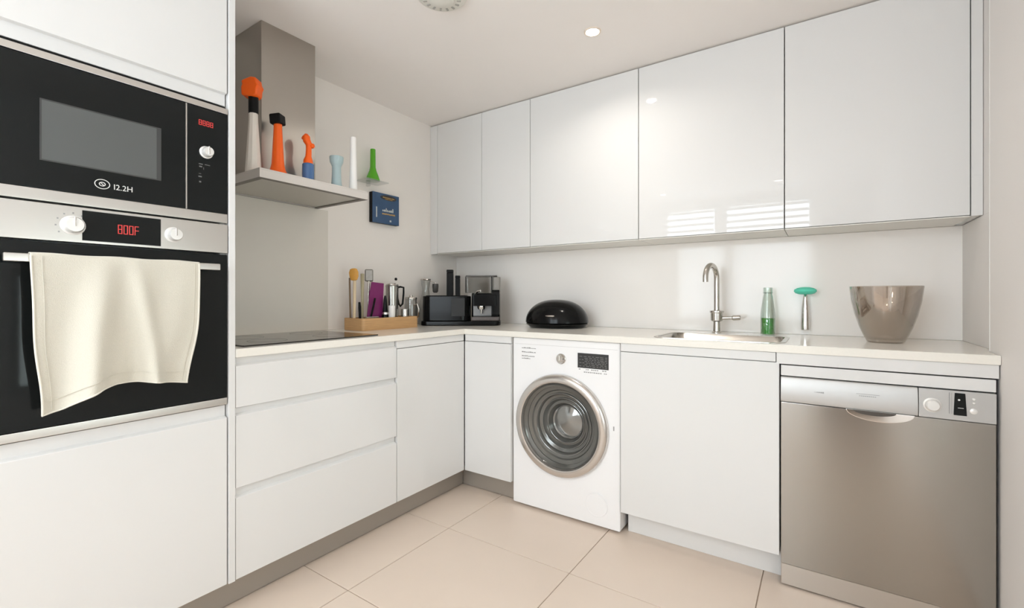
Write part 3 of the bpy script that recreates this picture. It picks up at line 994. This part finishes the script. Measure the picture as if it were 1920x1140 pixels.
# ---------------------------------------------------------------- wall cabinets
UY = -0.2888
UZ0, UZ1 = 1.4325, CEIL - 0.007
units = [((0.0705, 0.8395), [(0.0705, 0.4640), (0.4665, 0.8395)], 'two-door white gloss wall cabinet nearest the left wall'),
         ((0.8430, 1.5170), [(0.8430, 1.5170)], 'white gloss wall cabinet above the bread bin'),
         ((1.5210, 2.1870), [(1.5210, 2.1870)], 'white gloss wall cabinet above the tap with window reflections'),
         ((2.1910, 2.7930), [(2.1910, 2.7930)], 'rightmost white gloss wall cabinet, above the glass bowl')]
for (a, b_), doors, lab in units:
    u = thing('wall_cabinet', lab, 'cabinet', ((a + b_) / 2, -0.14, 1.43))
    build('carcass', MB().box(a - 0.0005, b_ + 0.0005, UY + 0.0215, -0.0005, 1.4305, CEIL - 0.002), M['carcass'], u)
    for d0, d1 in doors:
        build('door', MB().box(d0, d1, UY, UY + 0.019, UZ0 + 0.004, UZ1, 0.0012, 2), M['white'], u)
    build('base_lip', MB().box(a - 0.0005, b_ + 0.0005, UY + 0.001, UY + 0.0205, 1.4305, 1.4335), M['carcass'], u)
tag(build('filler_panel', MB().box(0.001, 0.0680, UY, UY + 0.019, UZ0, UZ1, 0.001, 1), M['white']), 'narrow white filler strip at the left end of the wall cabinets', 'panel')
tag(build('filler_panel', MB().box(2.7965, 2.8285, UY, -0.0005, UZ0, UZ1, 0.001, 1), M['white']), 'narrow white end panel at the right end of the wall cabinets', 'panel')

# ---------------------------------------------------------------- range hood
HD = thing('range_hood', 'steel range hood with a square chimney and flat canopy over the hob', 'range hood', (0.2, -1.446, 1.618))
build('chimney', MB().box(0.0005, 0.278, -1.632, -1.371, 1.6585, CEIL - 0.0005, 0.0012, 1), M['hoodsteel'], HD)
HY0, HY1 = -1.7155, -1.1755
can = MB()
can.box(0.0005, 0.427, HY0, HY1, 1.650, 1.657, 0.0008, 1)
can.box(0.417, 0.427, HY0, HY1, 1.618, 1.650)
can.box(0.0005, 0.417, HY0, HY0 + 0.010, 1.618, 1.650)
can.box(0.0005, 0.417, HY1 - 0.010, HY1, 1.618, 1.650)
can.box(0.0005, 0.012, HY0 + 0.01, HY1 - 0.01, 1.618, 1.650)
build('canopy', can, M['hoodfront'], HD)
build('filter_panel', MB().box(0.020, 0.405, HY0 + 0.018, HY1 - 0.018, 1.6215, 1.628, 0.001, 1), M['hoodunder'], HD)
build('filter_frame', MB().box(0.012, 0.417, HY0 + 0.01, HY1 - 0.01, 1.6285, 1.632), M['blackmatt'], HD)
rm = MB()
rm.box(0.399, 0.4266, HY0 + 0.0004, HY1 - 0.0004, 1.6172, 1.6205)
rm.box(0.0005, 0.399, HY0 + 0.0004, HY0 + 0.024, 1.6172, 1.6205)
rm.box(0.0005, 0.399, HY1 - 0.024, HY1 - 0.0004, 1.6172, 1.6205)
build('lower_rim', rm, mat('dark rim steel', (0.22, 0.20, 0.18), 0.5, metal=0.5, noise=0.03), HD, 'darker rim around the underside')

# ornaments on the hood
HT = 1.6572


def bottle(name, label, cx, cy, parts, cat='vase'):
    t = thing(name, label, cat, (cx, cy, parts[0][3]))
    for nm, prof, mt, z, kw in parts:
        build(nm, MB().lathe(prof, (cx, cy, z), kw.get('seg', 28), sx=kw.get('sx', 1), sy=kw.get('sy', 1)), mt, t)
    return t


t = bottle('ornamental_bottle', 'tall cream faceted bottle with black neck and orange top', 0.300, -1.6765, [
    ('bottle_body', [(0.031, 0), (0.0325, 0.004), (0.029, 0.06), (0.024, 0.14), (0.0185, 0.225), (0.0175, 0.262), (0, 0.262)], M['cream'], HT, {'seg': 10}),
    ('black_neck', [(0.0185, 0), (0.0195, 0.003), (0.0195, 0.070), (0.018, 0.072)], M['blackmatt'], HT + 0.258, {})])
hz_ = HT + 0.330
hd_ = MB()
cxh, cyh = 0.298, -1.679
pts = [(-0.036, 0.0), (0.018, -0.006), (0.030, 0.004), (0.031, 0.028), (0.038, 0.042), (0.030, 0.056), (0.026, 0.076), (0.004, 0.079), (-0.020, 0.070), (-0.037, 0.062), (-0.033, 0.045), (-0.038, 0.035)]
hd_.prism(pts, 'y', -0.026, 0.026, 0.007, 3, mat=Matrix.Translation((cxh, cyh, hz_)) @ Matrix.Rotation(math.radians(34), 4, 'Z'))
build('orange_top', hd_, M['orange'], t, 'lumpy orange stopper')

t = bottle('ornamental_bottle', 'orange flared bottle with a black square cap', 0.352, -1.598, [
    ('bottle_body', [(0.038, 0), (0.0385, 0.010), (0.031, 0.026), (0.0255, 0.05), (0.0215, 0.12), (0.0175, 0.20), (0.0170, 0.226), (0, 0.226)], M['orange'], HT, {})])
build('cap', MB().box(-0.0245, 0.0245, -0.0245, 0.0245, 0, 0.044, 0.006, 3, mat=Matrix.Translation((0.352, -1.598, HT + 0.224)) @ Matrix.Rotation(math.radians(30), 4, 'Z') @ Matrix.Rotation(math.radians(-5), 4, 'Y')), M['blackmatt'], t)

t = bottle('ornamental_bottle', 'small blue glass with an orange knobbly figure standing in it', 0.352, -1.455, [
    ('saucer', [(0.036, 0), (0.040, 0.004), (0.036, 0.009), (0, 0.009)], M['glass'], HT, {}),
    ('blue_cup', [(0.022, 0), (0.0255, 0.004), (0.0265, 0.03), (0.0255, 0.074), (0.022, 0.078), (0, 0.078)], M['blue'], HT + 0.0095, {})])
fg = MB()
x_, y_ = 0.352, -1.455
z_ = HT + 0.086
fg.tube([(x_, y_, z_), (x_, y_, z_ + 0.018), (x_ + .001, y_ + .001, z_ + 0.035), (x_ + .002, y_ + .002, z_ + 0.07), (x_ + .003, y_ + .003, z_ + 0.090), (x_ - .004, y_ - .004, z_ + 0.108), (x_ - .006, y_ - .006, z_ + 0.128), (x_ - .006, y_ - .006, z_ + 0.140)],
        0.01, 20, radii=[0.0215, 0.020, 0.0135, 0.0125, 0.0145, 0.0165, 0.0165, 0.006])
fg.lathe([(0, -0.012), (0.008, -0.009), (0.012, 0), (0.008, 0.009), (0, 0.012)], (x_ + .014, y_ + .012, z_ + 0.085), 16)
fg.lathe([(0, -0.008), (0.006, -0.006), (0.008, 0), (0.006, 0.006), (0, 0.008)], (x_ - .016, y_ - .014, z_ + 0.120), 16)
build('orange_figure', fg, M['orange'], t)

bottle('ornamental_vase', 'pale blue vase with a cupped rim on the hood', 0.350, -1.303, [
    ('vase_body', [(0.027, 0), (0.0275, 0.006), (0.024, 0.03), (0.0215, 0.07), (0.0210, 0.108), (0.0245, 0.118), (0.0310, 0.132), (0.0330, 0.150), (0.0325, 0.158), (0.026, 0.160), (0.024, 0.150), (0, 0.140)], M['paleblue'], HT, {})])
bottle('ornamental_vase', 'slim tall white vase at the end of the hood', 0.350, -1.206, [
    ('vase_body', [(0.0205, 0), (0.021, 0.004), (0.0185, 0.06), (0.0155, 0.20), (0.0145, 0.276), (0.013, 0.282), (0, 0.282)], M['whitecer'], HT, {})])
# green vase on a clear bracket shelf above the book
sh = thing('glass_shelf', 'small clear glass wall shelf holding the green vase', 'shelf', (0.0, -0.85, 1.826))
build('shelf_plate', MB().box(0.0005, 0.110, -0.925, -0.765, 1.8265, 1.8325, 0.001, 1), M['glass'], sh)
build('bracket', MB().box(0.0005, 0.030, -0.850, -0.838, 1.808, 1.8262, 0.001, 1), M['glass'], sh)
bottle('ornamental_vase', 'small green bud vase with flared foot above the blue book', 0.060, -0.846, [
    ('vase_body', [(0.0400, 0), (0.0405, 0.008), (0.034, 0.030), (0.0215, 0.062), (0.0165, 0.085), (0.0155, 0.190), (0.0145, 0.194), (0, 0.194)], M['green'], 1.8328, {})])

# blue book / case on the wall
BK = thing('book', 'dark blue square picture book fixed to the wall by the hood', 'book', (0.015, -0.71, 1.588))
build('cover', MB().box(0.0295, 0.0325, -0.826, -0.612, 1.591, 1.781, 0.0012, 1), M['navy'], BK)
build('spine', MB().box(0.0005, 0.0292, -0.826, -0.612, 1.592, 1.780, 0.0015, 1), M['blackmatt'], BK)
cv = MB()
n = 24
cv.prism([(-0.70 + 0.066 * math.cos(2 * PI * i / n), 1.757 + 0.017 * math.sin(2 * PI * i / n)) for i in range(n)], 'x', 0.0326, 0.0332)
build('cover_band', cv, M['navydark'], BK)
random.seed(11)
gp = MB()
for z, y0, y1, h in ((1.757, -0.745, -0.655, 0.007), (1.748, -0.730, -0.670, 0.004), (1.653, -0.752, -0.650, 0.011)):
    y = y0
    while y < y1:
        w = random.uniform(0.004, 0.011)
        gp.box(0.0333, 0.0337, y, y + w, z - h / 2 * random.uniform(.6, 1), z + h / 2 * random.uniform(.6, 1))
        y += w + 0.002
build('cover_print', gp, M['gold'], BK, 'yellow cover lettering')
wp = MB()
y = -0.750
while y < -0.668:
    w = random.uniform(0.005, 0.012)
    wp.box(0.0333, 0.0337, y, y + w, 1.668, 1.668 + random.uniform(0.008, 0.026))
    y += w + 0.003
wp.box(0.0333, 0.0337, -0.692, -0.678, 1.606, 1.618)
wp.box(0.0333, 0.0337, -0.800, -0.792, 1.625, 1.690)
build('cover_print', wp, M['paleprint'], BK, 'white cover lettering')

# ---------------------------------------------------------------- tray of utensils
TZ = 0.9412
TR = thing('utensil_tray', 'low oak tray of kitchen tools at the left of the corner', 'tray', (0.176, -0.872, TZ))
tx0, tx1, ty0, ty1 = 0.090, 0.264, -1.078, -0.664
build('base', MB().box(tx0 + 0.006, tx1 - 0.006, ty0 + 0.006, ty1 - 0.006, TZ, TZ + 0.008), M['wood'], TR)
wl = MB().plate(rrect(tx0, tx1, ty0, ty1, 0.018), [rrect(tx0 + 0.009, tx1 - 0.009, ty0 + 0.009, ty1 - 0.009, 0.010)], TZ, TZ + 0.068, 0.001)
build('rim', wl, M['wood'], TR)
IZ = TZ + 0.0085

sp = thing('wooden_spoon', 'pale wooden spoon with an amber head, upright at the tray front', 'spoon', (0.150, -1.050, IZ))
build('handle', MB().tube([(0.150, -1.050, IZ), (0.146, -1.044, 1.10), (0.144, -1.041, 1.225)], 0.0085, 14), M['paleWood'], sp)
hh = MB()
hh.lathe([(0, -0.004), (0.018, 0.0), (0.026, 0.020), (0.027, 0.044), (0.020, 0.062), (0.010, 0.066), (0, 0.064)], (0, 0, 0), 24, sx=1, sy=0.45,
         mat=Matrix.Translation((0.146, -1.046, 1.222)) @ Matrix.Rotation(math.radians(30), 4, 'Z') @ Matrix.Rotation(math.radians(-4), 4, 'Y'))
build('spoon_head', hh, M['amberwood'], sp)
s2 = build('wooden_stick', MB().tube([(0.122, -1.052, IZ), (0.120, -1.054, 1.10), (0.119, -1.056, 1.235)], 0.005, 10), M['darkwood'])
tag(s2, 'thin dark wooden stick just behind the amber spoon', 'utensil')
s3 = build('wooden_spatula', MB().tube([(0.140, -0.985, IZ), (0.120, -0.970, 1.12), (0.110, -0.962, 1.262)], 0.006, 12, radii=[0.006, 0.008, 0.011]), M['olive'])
tag(s3, 'olive-grey wooden spatula leaning behind the purple board', 'utensil')
s4 = build('kitchen_knife', MB().tube([(0.165, -1.020, IZ), (0.160, -1.020, 1.07), (0.158, -1.020, 1.098)], 0.006, 10, radii=[0.006, 0.008, 0.006]), M['blackmatt'])
tag(s4, 'short black knife handle right of the wooden spoon', 'utensil')
sd = thing('steel_server', 'steel slotted server standing behind the purple board', 'utensil', (0.118, -0.930, IZ))
build('shaft', MB().tube([(0.118, -0.930, IZ), (0.116, -0.924, 1.12), (0.116, -0.920, 1.225)], 0.006, 12), M['satin'], sd)
build('server_head', MB().box(-0.0235, 0.0235, -0.008, 0.008, 0, 0.072, 0.007, 3, mat=Matrix.Translation((0.116, -0.920, 1.218)) @ Matrix.Rotation(math.radians(50), 4, 'Z')), mat('dull server steel', (0.28, 0.27, 0.25), 0.35, metal=1, noise=0.2, nscale=60), sd)
# purple board
pb = MB()
RM = Matrix.Translation((0.160, -0.905, IZ)) @ Matrix.Rotation(math.radians(84), 4, 'Z')
pb.prism([(-0.068, 0.0), (0.040, 0.0), (0.052, 0.258), (-0.030, 0.265), (-0.042, 0.205)], 'y', -0.004, 0.004, 0.002, 2, mat=RM)
tag(build('cutting_board', pb, M['purple']), 'small purple plastic board upright in the tray', 'board')
pb = MB()
pb.tube([(0.196, -0.990, IZ), (0.186, -0.945, 1.07), (0.182, -0.930, 1.12)], 0.006, 10)
tag(build('spatula', pb, M['black']), 'black slanted handle leaning against the purple board', 'utensil')
pc = thing('pepper_mill', 'small black pepper mill with a pale ring right of the purple board', 'pepper mill', (0.190, -0.862, IZ))
build('mill_body', MB().lathe([(0.018, 0), (0.021, 0.004), (0.020, 0.075), (0.014, 0.10), (0.010, 0.16), (0.006, 0.185), (0, 0.186)], (0.190, -0.862, IZ), 24), M['black'], pc)
build('collar', MB().lathe([(0.0212, 0.075), (0.0215, 0.085), (0.019, 0.088)], (0.190, -0.862, IZ), 24), M['chrome'], pc)
JG = thing('steel_jug', 'stainless steel jug with a dark loop handle in the tray', 'jug', (0.168, -0.790, IZ))
jx, jy = 0.168, -0.790
build('jug_body', MB().lathe([(0.030, 0), (0.034, 0.005), (0.036, 0.10), (0.038, 0.235), (0.040, 0.246), (0.037, 0.248), (0.034, 0.235), (0.032, 0.02), (0, 0.015)], (jx, jy, IZ), 40), mat('jug steel', (0.42, 0.41, 0.38), 0.25, metal=1, noise=0.05), JG)
build('jug_handle', MB().tube([(jx, jy + 0.034, 1.180), (jx, jy + 0.062, 1.190), (jx, jy + 0.092, 1.186), (jx, jy + 0.092, 1.150), (jx, jy + 0.084, 1.085), (jx, jy + 0.066, 1.070), (jx, jy + 0.052, 1.085), (jx, jy + 0.036, 1.150)], 0.006, 12), M['black'], JG)
build('lid_knob', MB().lathe([(0.006, 0), (0.009, 0.008), (0.006, 0.016), (0, 0.017)], (jx, jy + 0.03, 1.228), 16), M['blackmatt'], JG)
build('jug_lid', MB().lathe([(0.037, 0), (0.036, 0.006), (0.02, 0.012), (0, 0.014)], (jx, jy, 1.1985), 32), M['satin'], JG)
ct_ = build('beaker', MB().lathe([(0.012, 0), (0.016, 0.004), (0.018, 0.06), (0.020, 0.125), (0.018, 0.127), (0.015, 0.06), (0, 0.05)], (0.222, -0.840, IZ), 24), M['whitecer'])
tag(ct_, 'slim white beaker in front of the steel jug', 'cup')
og = build('steel_tin', MB().lathe([(0.022, 0), (0.024, 0.003), (0.024, 0.10), (0.022, 0.104), (0, 0.104)], (0.205, -0.722, IZ), 28), M['satin'])
tag(og, 'small steel tin at the right end of the tray', 'tin')
bt = build('grater', MB().box(0.19, 0.206, -1.01, -0.92, IZ, IZ + 0.066, 0.003, 2), M['satin'])
tag(bt, 'flat steel grater lying low near the front corner of the tray', 'utensil')

# glass jar with handle, carafe behind
GJ = thing('glass_mug', 'clear glass mug with handle and dark lid beside the black machine', 'mug', (0.128, -0.598, TZ))
gx, gy = 0.128, -0.598
build('mug_glass', MB().lathe([(0.036, 0), (0.040, 0.005), (0.041, 0.13), (0.037, 0.155), (0.038, 0.172), (0.0365, 0.172), (0.0355, 0.155), (0.039, 0.128), (0.038, 0.008), (0, 0.006)], (gx, gy, TZ), 36), M['tankglass'], GJ)
build('mug_handle', MB().tube([(gx + 0.036, gy - 0.01, 1.075), (gx + 0.064, gy - 0.006, 1.082), (gx + 0.072, gy, 1.05), (gx + 0.068, gy, 1.00), (gx + 0.036, gy - 0.01, 0.985)], 0.005, 10), M['chrome'], GJ)
build('mug_lid', MB().lathe([(0.038, 0), (0.039, 0.004), (0.036, 0.012), (0.012, 0.016), (0.010, 0.026), (0, 0.027)], (gx, gy, TZ + 0.1722), 32), M['satin'], GJ)
CF = thing('glass_carafe', 'tall clear glass carafe with a dark hanging scoop behind the machine', 'carafe', (0.064, -0.400, TZ))
gx, gy = 0.064, -0.400
build('carafe_glass', MB().lathe([(0.045, 0), (0.052, 0.01), (0.050, 0.12), (0.028, 0.20), (0.024, 0.24), (0.034, 0.30), (0.0325, 0.30), (0.0225, 0.24), (0.026, 0.20), (0.048, 0.12), (0.049, 0.012), (0, 0.008)], (gx, gy, TZ), 36), M['glass'], CF)
build('carafe_lid', MB().lathe([(0.035, 0), (0.037, 0.004), (0.035, 0.010), (0, 0.014)], (gx, gy, TZ + 0.3002), 28), M['satin'], CF)
build('scoop', MB().lathe([(0.012, 0), (0.019, 0.010), (0.022, 0.045), (0.021, 0.062), (0, 0.06)], (gx + 0.048, gy + 0.045, TZ + 0.215), 24), mat('smoky plastic', (0.06, 0.055, 0.05), 0.3, noise=0.1), CF)
build('scoop_arm', MB().tube([(gx + 0.02, gy + 0.02, TZ + 0.296), (gx + 0.048, gy + 0.045, TZ + 0.285), (gx + 0.052, gy + 0.05, TZ + 0.272)], 0.003, 8), M['chrome'], CF)

# ---------------------------------------------------------------- black coffee machine (turned 34 degrees into the corner)
CM = thing('coffee_machine', 'long black coffee machine with clear water tank in the corner', 'coffee machine', (0.395, -0.428, TZ), math.radians(34))


def L(name, mb, mt, parent=CM, label=None):
    return build(name, mb, mt, parent, label, local=True)


base = MB().prism(rrect(-0.258, 0.262, 0.0, 0.200, 0.045, 8), 'z', 0.0, 0.030, 0.006, 3)
L('machine_base', base, M['black'])
body = MB().prism(rrect(-0.252, 0.062, 0.012, 0.190, 0.060, 10), 'z', 0.0305, 0.192, 0.004, 3)
bd = L('machine_body', body, M['black'], label='low rounded black body')
L('body_lid', MB().prism(rrect(-0.235, 0.040, 0.025, 0.178, 0.055, 10), 'z', 0.1925, 0.1965, 0.0015, 1), M['blackmatt'])
L('body_panel', MB().box(-0.055, 0.030, 0.0102, 0.0118, 0.062, 0.178), mat('dark grey panel', (0.022, 0.021, 0.02), 0.35, spec=0.3, noise=0.05))
L('back_column', MB().prism(rrect(0.066, 0.256, 0.100, 0.195, 0.02, 5), 'z', 0.0305, 0.212, 0.003, 2), M['black'])
L('brew_head', MB().prism(rrect(0.074, 0.240, 0.012, 0.099, 0.015, 5), 'z', 0.128, 0.200, 0.004, 2), M['black'])
L('side_wing', MB().prism([(0.012, 0.070), (0.099, 0.070), (0.099, 0.232), (0.030, 0.232), (0.018, 0.205)], 'x', 0.206, 0.2555, 0.003, 2), M['black'])
L('brew_collar', MB().lathe([(0.022, 0.0), (0.026, 0.012), (0.026, 0.022), (0, 0.022)], (0.135, 0.055, 0.105), 28), M['chrome'])
L('spout', MB().lathe([(0.006, 0), (0.008, 0.03)], (0.135, 0.055, 0.076), 16), M['chrome'])
L('back_plate', MB().box(0.078, 0.200, 0.0955, 0.0995, 0.060, 0.127, 0.001, 1), mat('silver back plate', (0.20, 0.195, 0.19), 0.3, metal=0.8, noise=0.1), label='silver plate behind the spout')
L('drip_tray', MB().box(0.075, 0.252, 0.004, 0.098, 0.0305, 0.058, 0.006, 2), mat('drip tray grey', (0.10, 0.085, 0.08), 0.35, metal=0.5, noise=0.3, nscale=60))
L('lever', MB().tube([(0.098, 0.05, 0.205), (0.112, 0.03, 0.222), (0.132, 0.015, 0.226)], 0.007, 12), M['chrome'])
tk = MB().plate(rrect(0.028, 0.205, 0.101, 0.192, 0.012, 4), [rrect(0.031, 0.202, 0.104, 0.189, 0.010, 4)], 0.2125, 0.322)
L('water_tank', tk, M['tankglass'])
L('tank_lid', MB().prism(rrect(0.026, 0.236, 0.098, 0.195, 0.014, 5), 'z', 0.3225, 0.330, 0.002, 1), mat('tank lid', (0.13, 0.125, 0.12), 0.3, noise=0.05))
for x in (0.0285, 0.2015):
    L('tank_edge', MB().box(x - 0.003, x + 0.003, 0.0975, 0.1005, 0.2125, 0.322), M['blackmatt'])
L('tank_housing', MB().prism(rrect(0.208, 0.258, 0.105, 0.193, 0.014, 5), 'z', 0.2125, 0.320, 0.004, 2), mat('taupe plastic', (0.28, 0.265, 0.24), 0.35, noise=0.05))

for (x, y, s, h, lab) in ((0.150, -0.246, 0.022, 0.378, 'taller of two square black canisters behind the machine'), (0.180, -0.198, 0.016, 0.338, 'shorter of two square black canisters behind the machine')):
    cn = thing('square_canister', lab, 'canister', (x, y, TZ))
    build('canister_body', MB().box(-s, s, -s, s, 0, h - 0.022, 0.003, 2), M['blackmatt'], cn, local=True)
    build('lid', MB().box(-s - 0.0005, s + 0.0005, -s - 0.0005, s + 0.0005, h - 0.0215, h, 0.003, 2), M['blackmatt'], cn, local=True)
    cn.rotation_euler = (0, 0, math.radians(34))

# ---------------------------------------------------------------- bread bin
BB = thing('bread_bin', 'glossy black domed bread bin against the splashback', 'bread bin', (0.965, -0.190, TZ))
bcx, bcy = 0.975, -0.195
dome = []
for i in range(15):
    a = PI / 2 * i / 14
    dome.append((0.198 * math.cos(a) ** 0.85 if i < 14 else 0, 0.032 + 0.138 * math.sin(a)))
build('lid', MB().lathe([(0.190, 0.026)] + dome, (bcx, bcy, TZ), 64, sx=1.0, sy=0.86), M['black'], BB)
build('base', MB().lathe([(0.150, 0), (0.172, 0.004), (0.192, 0.018), (0.196, 0.025), (0.19, 0.0255)], (bcx, bcy, TZ), 64, sx=1.0, sy=0.86), M['black'], BB)
build('handle', MB().tube([(bcx + 0.045 * math.cos(a) + 0.02, bcy - 0.146 - 0.012 * math.sin(a), TZ + 0.074) for a in [PI * i / 10 for i in range(11)]], 0.005, 10), M['satin'], BB)

# ---------------------------------------------------------------- ceiling fittings
for k, (x, y, hid) in enumerate(DOWNLIGHTS):
    labs = ['round recessed ceiling downlight in front of the wall cabinets', 'recessed ceiling downlight at the rear left of the room', 'recessed ceiling downlight at the rear right of the room', 'recessed ceiling downlight at the middle of the room']
    t = thing('downlight', labs[k], 'ceiling light', (x, y, CEIL - 0.004))
    build('trim_ring', MB().lathe([(0.030, -0.0005), (0.0395, -0.0005), (0.0385, -0.004), (0.031, -0.0045)], (x, y, CEIL), 36, closed=True), M['trimring'], t)
    build('lens', MB().lathe([(0.0295, -0.0006), (0.0295, -0.0032), (0, -0.0036)], (x, y, CEIL), 32), M['lamp'], t)
    lo = area('downlight_lamp', (x, y, CEIL - 0.008), (0, 0, 0), 0.055, 0.055, 2.6 if k else 2.0, (1.0, 0.93, 0.85), 'DISK', 150)
SD = thing('ceiling_vent', 'round pale ceiling vent at the top edge', 'ceiling vent', (1.06, -1.31, CEIL - 0.03))
sx_, sy_ = 1.055, -1.315
build('vent_body', MB().lathe([(0.104, 0), (0.102, -0.008), (0.088, -0.016), (0.060, -0.020), (0.0, -0.020)], (sx_, sy_, CEIL - 0.0004), 48), M['detector'], SD)
build('vent_centre', MB().lathe([(0.050, 0), (0.048, -0.008), (0.030, -0.013), (0.0, -0.014)], (sx_, sy_, CEIL - 0.0206), 36), M['detector'], SD)
sl = MB()
for i in range(16):
    a = 2 * PI * i / 16
    sl.box(-0.004, 0.004, 0.062, 0.078, -0.0215, -0.018, mat=Matrix.Translation((sx_, sy_, CEIL - 0.0004)) @ Matrix.Rotation(a, 4, 'Z'))
build('vent_slots', sl, mat('vent slot grey', (0.42, 0.41, 0.38), 0.6, noise=0.02), SD)
